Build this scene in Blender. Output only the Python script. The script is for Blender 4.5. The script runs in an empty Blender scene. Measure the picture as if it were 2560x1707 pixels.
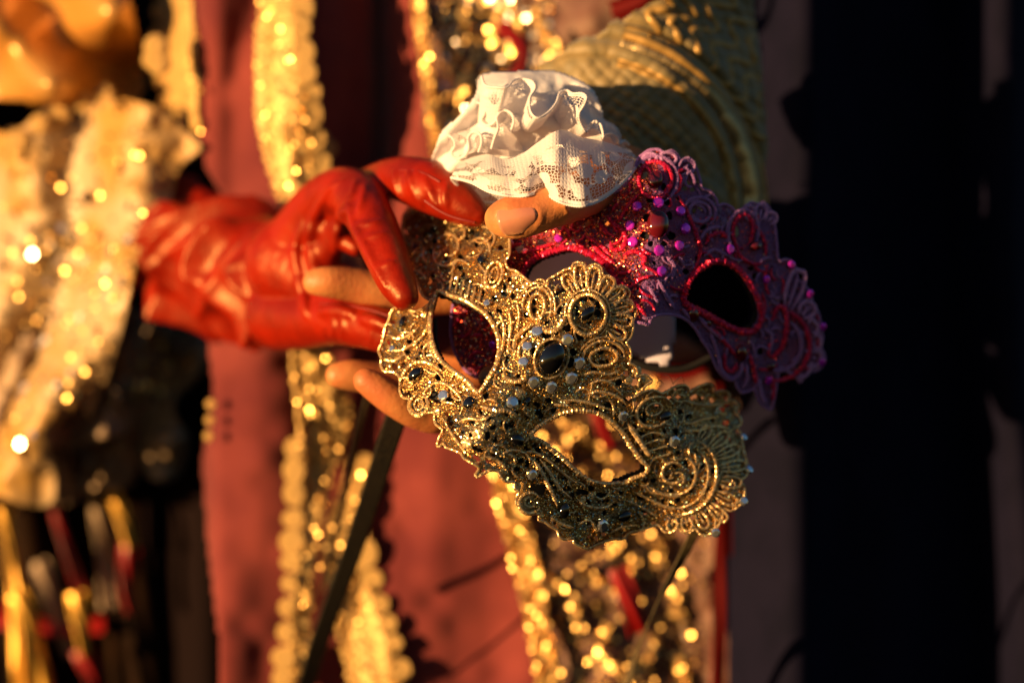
import bpy, math, random
import numpy as np
from mathutils import Matrix, Vector

rng = np.random.default_rng(7)
random.seed(7)
sc = bpy.context.scene
col = sc.collection

# ------------------------------------------------------------------ camera, sky, sun
S, D, CAMZ = 6.5, 930.0, 1150.0            # px per mm in the focus plane, focus distance mm, lens height mm
cam = bpy.data.cameras.new('camera')
cam.sensor_width = 36.0
cam.lens = 85.0
cam.clip_start = 0.02
cam.clip_end = 500.0
cam.dof.use_dof = True
cam.dof.focus_distance = (D + 3) / 1000.0
cam.dof.aperture_fstop = 3.3
camo = bpy.data.objects.new('camera', cam)
col.objects.link(camo)
camo.location = (0, 0, CAMZ / 1000)
camo.rotation_euler = (math.radians(90), 0, 0)
sc.camera = camo

SUN_EL, SUN_AZ = math.radians(3.2), math.radians(55.0)    # azimuth: degrees to the left of straight behind the camera
SUNV = Vector((-math.sin(SUN_AZ) * math.cos(SUN_EL), -math.cos(SUN_AZ) * math.cos(SUN_EL), math.sin(SUN_EL)))
world = bpy.data.worlds.new('World')
sc.world = world
world.use_nodes = True
wn = world.node_tree
bg = wn.nodes['Background']
sky = wn.nodes.new('ShaderNodeTexSky')
sky.sky_type = 'NISHITA'
sky.sun_disc = False
sky.sun_elevation = SUN_EL
sky.ozone_density = 2.5
sky.dust_density = 0.3
sky.sun_rotation = math.atan2(SUNV.x, SUNV.y)
wn.links.new(sky.outputs[0], bg.inputs[0])
bg.inputs[1].default_value = 0.065
sun = bpy.data.lights.new('sun', 'SUN')
sun.energy = 5.0
sun.angle = math.radians(0.5)
sun.color = (1.0, 0.59, 0.25)
suno = bpy.data.objects.new('sun', sun)
col.objects.link(suno)
suno.rotation_euler = SUNV.to_track_quat('Z', 'Y').to_euler()
suno.location = (-2, -1, 3)
vs = sc.view_settings
vs.view_transform = 'Standard'
vs.look = 'None'
vs.gamma = 1.0
vs.exposure = 0.95
vs.use_curve_mapping = False
sc.render.engine = 'CYCLES'
sc.cycles.use_denoising = True
sc.cycles.max_bounces = 6
sc.cycles.transparent_max_bounces = 12
sc.cycles.sample_clamp_indirect = 6.0
sc.cycles.caustics_reflective = False
sc.cycles.caustics_refractive = False

# ------------------------------------------------------------------ helpers
def W(px, py, d):
    """photo pixel + depth behind the focus plane (mm) -> world metres"""
    px, py, d = np.broadcast_arrays(np.asarray(px, float), np.asarray(py, float), np.asarray(d, float))
    k = (D + d) / D
    return np.stack([(px - 1280) / S * k, D + d, CAMZ + (853.5 - py) / S * k], -1) / 1000.0

def catmull(P, step=2.0, closed=False):
    P = np.asarray(P, float)
    n = len(P)
    if n < 3:
        L = np.linalg.norm((P[-1] - P[0])[:2]); m = max(2, int(L / step))
        return P[0] + (P[-1] - P[0]) * np.linspace(0, 1, m + 1)[:, None]
    out = []
    rngk = range(n if closed else n - 1)
    for i in rngk:
        if closed:
            p0, p1, p2, p3 = P[i - 1], P[i], P[(i + 1) % n], P[(i + 2) % n]
        else:
            p0, p1, p2, p3 = P[max(i - 1, 0)], P[i], P[i + 1], P[min(i + 2, n - 1)]
        m = max(2, int(np.linalg.norm((p2 - p1)[:2]) / step))
        t = np.linspace(0, 1, m, endpoint=False)[:, None]
        out.append(.5 * (2 * p1 + (p2 - p0) * t + (2 * p0 - 5 * p1 + 4 * p2 - p3) * t * t + (3 * p1 - p0 - 3 * p2 + p3) * t ** 3))
    if not closed:
        out.append(P[-1:])
    return np.concatenate(out)

def resample(P, step):
    seg = np.linalg.norm(np.diff(P[:, :2], axis=0), axis=1)
    s = np.concatenate([[0], np.cumsum(seg)])
    m = max(3, int(s[-1] / step) + 1)
    q = np.linspace(0, s[-1], m)
    return np.stack([np.interp(q, s, P[:, k]) for k in range(P.shape[1])], 1)

def ellipse(cx, cy, a, b, deg=0, t0=0, t1=360, n=40):
    t = np.radians(np.linspace(t0, t1, n)); c, s = math.cos(math.radians(deg)), math.sin(math.radians(deg))
    x, y = a * np.cos(t), b * np.sin(t)
    return np.stack([cx + c * x - s * y, cy + s * x + c * y], 1)

def inside(poly, X, Y):
    poly = np.asarray(poly); r = np.zeros(X.shape, bool)
    x0, y0 = poly[:, 0], poly[:, 1]; x1, y1 = np.roll(x0, -1), np.roll(y0, -1)
    for a, b, c, d in zip(x0, y0, x1, y1):
        if b == d: continue
        m = (Y > min(b, d)) & (Y <= max(b, d))
        r ^= m & (X < (c - a) * (Y - b) / (d - b) + a)
    return r

def blur2(A, n):
    for _ in range(n):
        A = (A + np.roll(A, 1, 0) + np.roll(A, -1, 0)) / 3
        A = (A + np.roll(A, 1, 1) + np.roll(A, -1, 1)) / 3
    return A

def noise2(X, Y, scale, seed=0, octaves=3):
    """smooth value noise in px space, 0..1"""
    X, Y = np.asarray(X, float), np.asarray(Y, float); out = np.zeros(X.shape); amp, tot = 1.0, 0
    for o in range(octaves):
        r = np.random.default_rng(seed + o); G = r.random((64, 64))
        x, y = X / scale * 2 ** o + 13.7 * o, Y / scale * 2 ** o + 7.1 * o
        xi, yi = np.floor(x).astype(int), np.floor(y).astype(int); fx, fy = x - xi, y - yi
        fx, fy = fx * fx * (3 - 2 * fx), fy * fy * (3 - 2 * fy)
        g = lambda a, b: G[a % 64, b % 64]
        out += amp * ((g(xi, yi) * (1 - fx) + g(xi + 1, yi) * fx) * (1 - fy) + (g(xi, yi + 1) * (1 - fx) + g(xi + 1, yi + 1) * fx) * fy)
        tot += amp; amp *= .5
    return out / tot

def smooth(a, b, x):
    t = np.clip((x - a) / (b - a), 0, 1); return t * t * (3 - 2 * t)

BASE = {}
def thing(name, base_px, label, cat, group=None):
    o = bpy.data.objects.new(name, None); col.objects.link(o)
    b = W(*base_px); o.location = b.tolist(); o.empty_display_size = .02
    o['label'] = label; o['category'] = cat
    if group: o['group'] = group
    BASE[o] = b
    return o

def add(name, me, parent):
    o = bpy.data.objects.new(name, me); col.objects.link(o); o.parent = parent
    BASE[o] = BASE[parent]
    return o

def mk(name, V, F, mat, parent, sm=True, uv=None, tone=None):
    """world-space verts -> a mesh object under parent (its origin at the thing's base)"""
    me = bpy.data.meshes.new(name)
    V = np.asarray(V) - BASE[parent]
    me.from_pydata(V.tolist(), [], F.tolist() if isinstance(F, np.ndarray) else F)
    me.materials.append(mat)
    if sm: me.polygons.foreach_set('use_smooth', [True] * len(me.polygons))
    if uv is not None:
        l = me.uv_layers.new(name='UVMap')
        idx = np.empty(len(me.loops), int); me.loops.foreach_get('vertex_index', idx)
        l.data.foreach_set('uv', np.asarray(uv)[idx].ravel())
    if tone is not None:
        a = me.attributes.new('tone', 'FLOAT', 'POINT'); a.data.foreach_set('value', np.asarray(tone, float))
    return add(name, me, parent)

def gridfaces(ny, nx, keep=None, wrap=False):
    I = np.arange(ny * nx).reshape(ny, nx)
    if wrap: I = np.concatenate([I, I[:, :1]], 1)
    q = np.stack([I[:-1, :-1], I[1:, :-1], I[1:, 1:], I[:-1, 1:]], -1).reshape(-1, 4)
    if keep is not None:
        k = keep.ravel(); q = q[k[q].all(1)]
    return q

def compact(V, F, *att):
    u, inv = np.unique(F, return_inverse=True)
    return (V[u], inv.reshape(F.shape)) + tuple(a[u] for a in att)

def solid(o, th, off=-1):
    m = o.modifiers.new('thickness', 'SOLIDIFY'); m.thickness = th; m.offset = off
    return o

def sheet(name, poly, dfun, step, mat, parent, th=.0012, sm=True, rag=0.0):
    """cloth panel: a traced outline filled with a grid whose depth is dfun(px, py)"""
    poly = np.asarray(poly, float)
    x = np.arange(poly[:, 0].min() - step, poly[:, 0].max() + 2 * step, step)
    y = np.arange(poly[:, 1].min() - step, poly[:, 1].max() + 2 * step, step)
    X, Y = np.meshgrid(x, y)
    K = inside(poly, X, Y)
    if rag: K &= ~((noise2(X, Y, rag, 3, 3) > .80) | (noise2(X + 900, Y, rag * 2.2, 4, 3) > .78))
    V = W(X, Y, dfun(X, Y)).reshape(-1, 3)
    F = gridfaces(len(y), len(x), K)
    V, F, uv = compact(V, F, np.stack([X.ravel() / 1000, Y.ravel() / 1000], 1))
    o = mk(name, V, F, mat, parent, sm, uv=uv)
    if th: solid(o, th, 1)
    return o

def tube(name, C, R, mat, parent, N=None, sides=8, flat=.8, rib=0.0, sm=True, jit=0.0, closed=False):
    """C world points (n,3), R radius m (n) ; N surface normals"""
    C = np.asarray(C); n = len(C); R = np.broadcast_to(np.asarray(R, float), (n,)).copy()
    if closed: T = np.roll(C, -1, 0) - np.roll(C, 1, 0)
    else: T = np.gradient(C, axis=0)
    T /= np.linalg.norm(T, axis=1)[:, None] + 1e-12
    if N is None: N = np.tile([0, -1, 0.], (n, 1))
    B = np.cross(T, N); B /= np.linalg.norm(B, axis=1)[:, None] + 1e-12
    N = np.cross(B, T)
    if rib: R = R * (1 + rib * np.where(np.arange(n) % 2, 1, -1))
    if jit: R = R * (1 + jit * rng.standard_normal(n))
    th = np.arange(sides) * 2 * np.pi / sides
    rr = R[:, None] * np.ones(sides)
    if jit: rr = rr * (1 + jit * rng.standard_normal((n, sides)))
    V = C[:, None] + (rr * np.cos(th))[..., None] * B[:, None] + (rr * np.sin(th) * flat)[..., None] * N[:, None]
    F = gridfaces(n, sides, wrap=True)
    if closed:
        a = np.arange(sides); b = (n - 1) * sides
        F = np.concatenate([F, np.stack([b + a, a, (a + 1) % sides, b + (a + 1) % sides], 1)])
        F = F.tolist()
    else:
        F = F.tolist() + [list(range(sides))[::-1], list(range((n - 1) * sides, n * sides))]
    return mk(name, V.reshape(-1, 3), F, mat, parent, sm)

def flakes(name, C, N, size, jitter, mat, parent, sides=5, tone=None):
    """a scatter of flat spangles: real little polygons, each tilted its own way"""
    n = len(C); N = N + rng.standard_normal((n, 3)) * jitter
    N /= np.linalg.norm(N, axis=1)[:, None]
    A = np.cross(N, rng.standard_normal((n, 3))); A /= np.linalg.norm(A, axis=1)[:, None]
    B = np.cross(N, A); size = np.broadcast_to(size, (n,))
    th = np.arange(sides) * 2 * np.pi / sides
    V = C[:, None] + size[:, None, None] * (np.cos(th)[None, :, None] * A[:, None] + np.sin(th)[None, :, None] * B[:, None])
    F = np.arange(n * sides).reshape(n, sides)
    t = None if tone is None else np.repeat(tone, sides)
    o = mk(name, V.reshape(-1, 3), F, mat, parent, False, tone=t)
    o['kind'] = 'stuff'
    return o

# ------------------------------------------------------------------ materials
def M(name, base, metal=0.0, rough=0.5, noise=None, nscale=300, bump=0.0, bscale=800, spec=None, sheen=0.0, coat=0.0,
      sss=0.0, tone=None, alpha=None, sheentint=None, transl=0.0):
    m = bpy.data.materials.new(name); m.use_nodes = True; t = m.node_tree; b = t.nodes['Principled BSDF']
    b.inputs['Base Color'].default_value = (*base, 1); b.inputs['Metallic'].default_value = metal; b.inputs['Roughness'].default_value = rough
    if spec is not None: b.inputs['Specular IOR Level'].default_value = spec
    b.inputs['Sheen Weight'].default_value = sheen
    if sheentint: b.inputs['Sheen Tint'].default_value = (*sheentint, 1)
    b.inputs['Coat Weight'].default_value = coat; b.inputs['Coat Roughness'].default_value = .05
    if sss:
        b.inputs['Subsurface Weight'].default_value = sss; b.inputs['Subsurface Radius'].default_value = (1, .35, .15); b.inputs['Subsurface Scale'].default_value = .003
    tc = t.nodes.new('ShaderNodeTexCoord')
    if noise is not None or tone is not None:
        mix = t.nodes.new('ShaderNodeMix'); mix.data_type = 'RGBA'
        mix.inputs['A'].default_value = (*base, 1); mix.inputs['B'].default_value = (*(noise or tone), 1)
        if tone is not None:
            at = t.nodes.new('ShaderNodeAttribute'); at.attribute_name = 'tone'; t.links.new(at.outputs['Fac'], mix.inputs['Factor'])
        else:
            nz = t.nodes.new('ShaderNodeTexNoise'); nz.inputs['Scale'].default_value = nscale; nz.inputs['Detail'].default_value = 4
            rp = t.nodes.new('ShaderNodeMapRange'); rp.inputs[1].default_value = .38; rp.inputs[2].default_value = .62
            t.links.new(tc.outputs['Object'], nz.inputs['Vector']); t.links.new(nz.outputs[0], rp.inputs[0]); t.links.new(rp.outputs[0], mix.inputs['Factor'])
        t.links.new(mix.outputs['Result'], b.inputs['Base Color'])
    if bump:
        nb = t.nodes.new('ShaderNodeTexNoise'); nb.inputs['Scale'].default_value = bscale; nb.inputs['Detail'].default_value = 3
        bp = t.nodes.new('ShaderNodeBump'); bp.inputs['Strength'].default_value = bump; bp.inputs['Distance'].default_value = .001
        t.links.new(tc.outputs['Object'], nb.inputs['Vector']); t.links.new(nb.outputs[0], bp.inputs['Height']); t.links.new(bp.outputs[0], b.inputs['Normal'])
    if transl:
        tr = t.nodes.new('ShaderNodeBsdfTranslucent'); tr.inputs[0].default_value = (*base, 1)
        ms = t.nodes.new('ShaderNodeMixShader'); ms.inputs[0].default_value = transl
        t.links.new(b.outputs[0], ms.inputs[1]); t.links.new(tr.outputs[0], ms.inputs[2])
        t.links.new(ms.outputs[0], t.nodes['Material Output'].inputs[0])
    return m

GOLD = (.95, .56, .15)
m_lace = M('gold_lace_thread', (.50, .28, .08), .88, .30, tone=(.26, .23, .15))
m_cord = M('gold_cord', (.98, .71, .36), .80, .30, noise=(.84, .54, .22), nscale=900)
m_flake = M('gold_glitter', (1, .72, .30), 1, .20, tone=(.45, .62, .5))
m_black = M('black_felt', (.006, .005, .005), 0, .8)
m_cab = M('black_cabochon', (.004, .004, .005), 0, .06, coat=1, spec=.6)
m_stone = M('clear_rhinestone', (.88, .93, 1.0), .9, .08, coat=.8)
m_rib = M('black_ribbon', (.012, .011, .010), 0, .42, noise=(.03, .024, .015), nscale=700, bump=.3)
m_rib2 = M('olive_ribbon', (.10, .075, .035), 0, .5, noise=(.05, .036, .015), nscale=500)
m_pl = M('purple_lace_thread', (.20, .065, .25), 0, .75, tone=(.40, .02, .03), sheen=.4, bump=.4, bscale=2500)
m_pc = M('purple_cord', (.36, .14, .42), 0, .75, noise=(.24, .085, .29), nscale=1500, sheen=.5)
m_rc = M('red_glitter_cord', (.80, .016, .035), .45, .3, noise=(.6, .02, .14), nscale=1600)
m_rf = M('red_glitter', (.95, .10, .05), 1, .24, tone=(1, .45, .22))
m_mag = M('magenta_rhinestone', (.80, .03, .85), .55, .12, coat=.8)
m_gar = M('garnet_cabochon', (.11, .006, .012), 0, .07, coat=1)
m_lil = M('lilac_dot', (.20, .10, .25), 0, .8, sheen=.4)

m_petal = M('lilac_petal', (.50, .24, .54), 0, .75, noise=(.36, .15, .40), nscale=900, sheen=.5)
# ------------------------------------------------------------------ the lace masks
class Mask:
    def __init__(s, root, outline, eyes, dfun):
        s.root, s.d = root, dfun
        s.outline = catmull(outline, 3, True); s.eyes = [catmull(e, 3, True) for e in eyes]
    def at(s, px, py, h=0.0):
        """points on the mask shell, lifted h mm along the normal; returns pos, normal"""
        px, py = np.asarray(px, float), np.asarray(py, float); e = 1.5
        P = W(px, py, s.d(px, py))
        U = W(px + e, py, s.d(px + e, py)) - P; V = W(px, py + e, s.d(px, py + e)) - P
        N = np.cross(U, V); N /= np.linalg.norm(N, axis=-1)[..., None]
        N = np.where((N[..., 1] > 0)[..., None], -N, N)
        return P + N * (np.asarray(h, float) / 1000)[..., None] if np.ndim(h) else P + N * (h / 1000), N
    def cord(s, path, r, mat, name='scroll_cord', rib=.12, sides=8, lift=.4, step=2.0, closed=False, taper=True, jit=0.06, smp=False):
        P = resample(np.asarray(path, float), step)
        if closed and np.allclose(P[0], P[-1], atol=1.0): P = P[:-1]
        C, N = s.at(P[:, 0], P[:, 1], 1.0 + r / S * lift)
        R = np.full(len(P), r / S / 1000)
        if taper and not closed:
            q = np.linspace(0, 1, len(P)); R *= np.clip(np.minimum(q, 1 - q) * 8, .35, 1)
        return tube(name, C, R, mat, s.root, N, sides, .85, rib, smp, jit, closed)
    def frame(s, px, py, h, deg=0):
        P, N = s.at(np.array(px, float), np.array(py, float), h)
        X = np.array([math.cos(math.radians(deg)), 0, -math.sin(math.radians(deg))])
        X = X - N * X.dot(N); X /= np.linalg.norm(X); Y = np.cross(N, X)
        return P, X, Y, N
    def place(s, name, me, px, py, h, a, b, c, deg=0):
        P, X, Y, N = s.frame(px, py, h, deg)
        o = add(name, me, s.root)
        a, b, c = a / S / 1000, b / S / 1000, c / S / 1000
        m = Matrix.Identity(4)
        for i in range(3):
            m[i][0], m[i][1], m[i][2], m[i][3] = X[i] * a, Y[i] * b, N[i] * c, P[i] - BASE[s.root][i]
        o.matrix_local = m
        return o
    def ground(s, mat, step, holes, bumps, hmax, tone, backing=None, nosolid=False):
        lo, hi = s.outline.min(0) - 8, s.outline.max(0) + 8
        x, y = np.arange(lo[0], hi[0], step), np.arange(lo[1], hi[1], step)
        X, Y = np.meshgrid(x, y)
        K = inside(s.outline, X, Y)
        for e in s.eyes: K &= ~inside(e, X, Y)
        full = K.copy()
        for (cx, cy, a, b, g) in holes:
            c, sn = math.cos(g), math.sin(g); dx, dy = X - cx, Y - cy
            q = ((dx * c + dy * sn) / a) ** 2 + ((-dx * sn + dy * c) / b) ** 2
            K &= ~(q < 1 + .5 * (noise2(X, Y, 6, 5, 1) - .5))
        H = noise2(X, Y, 26, 21, 2) * hmax * .5
        ys, xs = np.nonzero(K); pick = rng.choice(len(ys), min(bumps, len(ys)), replace=False)
        for yy, xx in zip(ys[pick], xs[pick]):          # tiny thread knots
            r = rng.uniform(2.0, 4.2) / step; n = int(r) + 1
            y0, y1, x0, x1 = max(yy - n, 0), yy + n + 1, max(xx - n, 0), xx + n + 1
            sub = H[y0:y1, x0:x1]
            gy, gx = np.mgrid[y0 - yy:y0 - yy + sub.shape[0], x0 - xx:x0 - xx + sub.shape[1]]
            q = r * r - gx * gx - gy * gy
            np.maximum(sub, np.sqrt(np.maximum(q, 0)) * step / S * .8, out=sub)
        H = H + rng.random(H.shape) * .16
        P, N = s.at(X, Y, H)
        V = P.reshape(-1, 3); F = gridfaces(len(y), len(x), K)
        tn = tone(X, Y).ravel()
        s.grid = (X, Y, K, full)
        V, F, tn = compact(V, F, tn)
        o = mk('lace_ground', V, F, mat, s.root, False, tone=tn)
        solid(o, .0007, -1)
        if backing is not None:
            st = 4; xb, yb = np.arange(lo[0], hi[0], st), np.arange(lo[1], hi[1], st); XB, YB = np.meshgrid(xb, yb)
            KB = inside(s.outline, XB, YB); A = KB.astype(float)
            for _ in range(backing // st):
                A = np.minimum.reduce([A, np.roll(A, 1, 0), np.roll(A, -1, 0), np.roll(A, 1, 1), np.roll(A, -1, 1)])
            KB = A > .5
            for e in s.eyes:
                c = e.mean(0); KB &= ~inside(c + (e - c) * .955, XB, YB)
            P, N = s.at(XB, YB, -1.6)
            V, F = compact(P.reshape(-1, 3), gridfaces(len(yb), len(xb), KB))
            solid(mk('felt_backing', V, F, m_black, s.root, True), .0008, -1)
    def scatter(s, n, size, jitter, mat, tone, name='glitter', where=None, h=(.5, 1.4)):
        X, Y, K, full = s.grid
        k = K if where is None else (K & where(X, Y))
        ys, xs = np.nonzero(k); p = rng.choice(len(ys), n)
        px = X[ys[p], xs[p]] + rng.uniform(-1, 1, n); py = Y[ys[p], xs[p]] + rng.uniform(-1, 1, n)
        C, N = s.at(px, py, rng.uniform(*h, n))
        return flakes(name, C, N, rng.uniform(*size, n) / S / 1000, jitter, mat, s.root, 5, tone(px, py))

def dome_mesh(name, mat, rings=7, segs=18, power=1.0, facet=False, ridges=0):
    V, F = [], []
    for i in range(rings):
        a = i / (rings - 1) * math.pi / 2
        for j in range(segs):
            t = j * 2 * math.pi / segs
            k = 1 + (ridges * (1 if j % 2 else -1) * math.cos(a)) if ridges else 1
            V.append((math.cos(a) ** power * math.cos(t), math.cos(a) ** power * math.sin(t), math.sin(a) * k))
    for i in range(rings - 1):
        for j in range(segs):
            F.append((i * segs + j, i * segs + (j + 1) % segs, (i + 1) * segs + (j + 1) % segs, (i + 1) * segs + j))
    F.append(list(range(segs))[::-1])
    me = bpy.data.meshes.new(name); me.from_pydata(V, [], F); me.materials.append(mat)
    me.polygons.foreach_set('use_smooth', [not facet] * len(me.polygons))
    return me

def stone_mesh(name, mat):
    V, F = [], []
    n = 8
    for r, z, off in ((1, -.35, 0), (1, .10, 0), (.86, .34, .5), (.58, .46, 0)):
        for j in range(n):
            t = (j + off) * 2 * math.pi / n; V.append((r * math.cos(t), r * math.sin(t), z))
    for j in range(n):
        k = (j + 1) % n
        F += [(j, k, n + k, n + j), (n + j, n + k, 2 * n + j), (n + k, 2 * n + k, 2 * n + j), (2 * n + j, 2 * n + k, 3 * n + k), (2 * n + j, 3 * n + k, 3 * n + j)]
    F.append([3 * n + j for j in range(n)])
    me = bpy.data.meshes.new(name); me.from_pydata(V, [], F); me.materials.append(mat)
    return me

def scrolls(mask, n, occ, rmin, mats, r=(2.6, 4.2), ln=(34, 70), where=None):
    """short curling cords filling the lace between the large motifs, each its own piece"""
    X, Y, K, full = mask.grid
    ys, xs = np.nonzero(full if where is None else full & where(X, Y)); made = 0; tries = 0
    while made < n and tries < n * 60:
        tries += 1
        p = rng.integers(len(ys)); x, y = X[ys[p], xs[p]], Y[ys[p], xs[p]]
        if any((x - a) ** 2 + (y - b) ** 2 < (q + rmin) ** 2 for a, b, q in occ): continue
        th = rng.uniform(0, 6.28); L = rng.uniform(*ln); k0 = rng.choice([-1, 1]) * rng.uniform(.01, .03); k1 = k0 * rng.uniform(2, 5)
        m = int(L / 2); pts = [(x, y)]
        ok = True
        for i in range(m):
            th += (k0 + (k1 - k0) * i / m) * 2; nx, ny = pts[-1][0] + 2 * math.cos(th), pts[-1][1] + 2 * math.sin(th)
            ix, iy = int((nx - X[0, 0]) / (X[0, 1] - X[0, 0])), int((ny - Y[0, 0]) / (Y[1, 0] - Y[0, 0]))
            if not (0 <= ix < X.shape[1] and 0 <= iy < X.shape[0]) or not full[iy, ix]: break
            pts.append((nx, ny))
        if len(pts) < 9: continue
        mask.cord(pts, rng.uniform(*r), mats[rng.integers(len(mats))])
        mid = pts[len(pts) // 2]; occ.append((mid[0], mid[1], 5)); occ.append((x, y, 3)); made += 1

# ---- gold mask
gold = thing('gold_mask', (1290, 1380, 20), 'gold lace eye mask with black cabochons and clear rhinestones, front of the two held masks', 'mask')
GC, GU, GV = (1290., 965.), (.743, .669), (.669, -.743)
def gold_d(px, py):
    u = (px - GC[0]) * GU[0] + (py - GC[1]) * GU[1]; v = (px - GC[0]) * GV[0] + (py - GC[1]) * GV[1]
    t = np.linspace(0, 900, 181); prof = np.cumsum(.012 + .075 * smooth(0, 260, t) - .058 * smooth(380, 520, t)) * 5
    d = np.where(u > 0, np.interp(u, t, prof), 62 * (np.minimum(u, 0) / 430) ** 2)
    d = d + 24 * smooth(150, 340, v) * smooth(240, 400, u) - .085 * np.maximum(0, -v - 10) * smooth(-60, 120, u) * smooth(520, 380, u)
    d = d + 9 * (v / 300) ** 2 - 9 * np.exp(-(u / 80) ** 2) * smooth(60, -140, v) - 3 * np.exp(-(u / 60) ** 2)
    return d
g_out = [(1276,597),(1276,640),(1266,656),(1274,676),(1290,680),(1304,690),(1318,702),(1334,712),(1346,703),(1360,704),(1367,712),(1374,700),(1392,690),(1412,678),(1430,672),(1436,661),(1450,659),(1462,664),(1467,676),(1476,667),(1491,664),(1504,673),(1508,692),(1522,694),(1534,705),(1538,716),(1552,714),(1566,722),(1571,736),(1563,756),(1577,760),(1587,771),(1587,785),(1580,804),(1580,824),(1574,842),(1564,856),(1573,872),(1575,892),(1571,906),(1586,915),(1591,930),(1586,941),(1606,936),(1620,944),(1626,953),(1612,962),(1598,978),(1582,992),(1594,984),(1612,975),(1632,974),(1651,982),(1670,972),(1690,962),(1706,961),(1716,970),(1719,979),(1736,967),(1755,959),(1770,958),(1780,968),(1780,979),(1800,976),(1816,981),(1821,992),(1813,1002),(1828,1002),(1842,1010),(1844,1020),(1834,1030),(1846,1045),(1849,1061),(1838,1072),(1848,1086),(1852,1110),(1857,1135),(1864,1160),(1866,1185),(1857,1198),(1848,1205),(1858,1222),(1858,1246),(1846,1266),(1826,1277),(1810,1272),(1806,1290),(1797,1312),(1784,1330),(1766,1338),(1750,1335),(1738,1322),(1722,1332),(1704,1328),(1692,1318),(1678,1330),(1660,1328),(1645,1312),(1620,1318),(1596,1325),(1570,1330),(1553,1345),(1530,1345),(1505,1353),(1485,1361),(1466,1370),(1446,1365),(1432,1358),(1428,1344),(1410,1348),(1395,1343),(1389,1325),(1372,1315),(1358,1304),(1342,1298),(1345,1284),(1324,1284),(1302,1274),(1288,1260),(1287,1244),(1294,1230),(1284,1220),(1280,1204),(1263,1204),(1249,1194),(1240,1178),(1222,1176),(1204,1184),(1194,1193),(1186,1188),(1194,1170),(1176,1156),(1160,1146),(1154,1135),(1138,1128),(1120,1122),(1112,1112),(1104,1120),(1097,1116),(1102,1098),(1110,1078),(1094,1064),(1089,1048),(1090,1034),(1070,1034),(1052,1043),(1034,1037),(1024,1020),(1026,1000),(1012,996),(1003,982),(1003,962),(1000,942),(984,932),(964,930),(955,914),(957,898),(950,880),(957,862),(962,842),(966,822),(976,802),(980,786),(992,772),(1016,774),(1040,782),(1064,772),(1078,756),(1060,742),(1040,700),(1022,650),(1012,600),(1010,550),(1030,520),(1080,512),(1140,515),(1200,520),(1250,525),(1272,560)]
g_eye1 = [(1102,737),(1130,747),(1162,757),(1196,777),(1216,792),(1233,816),(1245,845),(1248,872),(1243,905),(1234,927),(1224,944),(1212,966),(1200,981),(1189,975),(1175,956),(1150,936),(1130,921),(1110,904),(1096,882),(1088,858),(1083,830),(1083,800),(1087,776),(1094,752)]
g_eye2 = [(1326,1090),(1336,1076),(1355,1061),(1380,1046),(1400,1036),(1420,1030),(1445,1027),(1470,1029),(1495,1035),(1512,1046),(1531,1061),(1550,1080),(1562,1100),(1577,1122),(1596,1146),(1611,1164),(1604,1179),(1577,1190),(1555,1200),(1522,1206),(1490,1204),(1470,1198),(1450,1186),(1426,1166),(1402,1142),(1380,1125),(1356,1106),(1336,1098)]
GM = Mask(gold, g_out, [g_eye1, g_eye2], gold_d)
gold_cabs = [(1377,896,30,41,28),(1466,784,14,22,42),(1208,653,13,17,0),(1012,808,10,16,20),(1043,938,21,15,-30),(1178,1010,17,18,0),(1290,1100,20,14,15),(1658,1040,20,12,-12),(1407,1275,14,19,10),(1558,1288,21,13,-10),(1315,1003,8,12,20)]
gold_stones = [(1345,833,14),(1415,850,15),(1320,870,12.5),(1310,908,12.5),(1444,907,15.5),(1330,955,14.5),(1375,966,14.5),(1425,944,15),(1275,1008,15),(1115,992,14.5),(1553,1038,13),(1680,1103,15),(1325,1186,13),(1500,1312,16),(1852,1097,10),(1866,1178,11),(1854,1254,11),(1786,1330,11.5),(988,876,9),(1222,763,9)]
gold_dots = [(1290,692,12),(1316,716,11),(1277,726,11),(1300,742,8),(1197,1085,16),(1170,1108,15),(1094,1030,13),(1299,985,15),(1590,927,14),(1611,950,13),(1291,1216,12),(1258,1180,11),(1570,950,12),(1475,1240,11),(1455,1248,10),(1345,945,9)]
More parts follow.
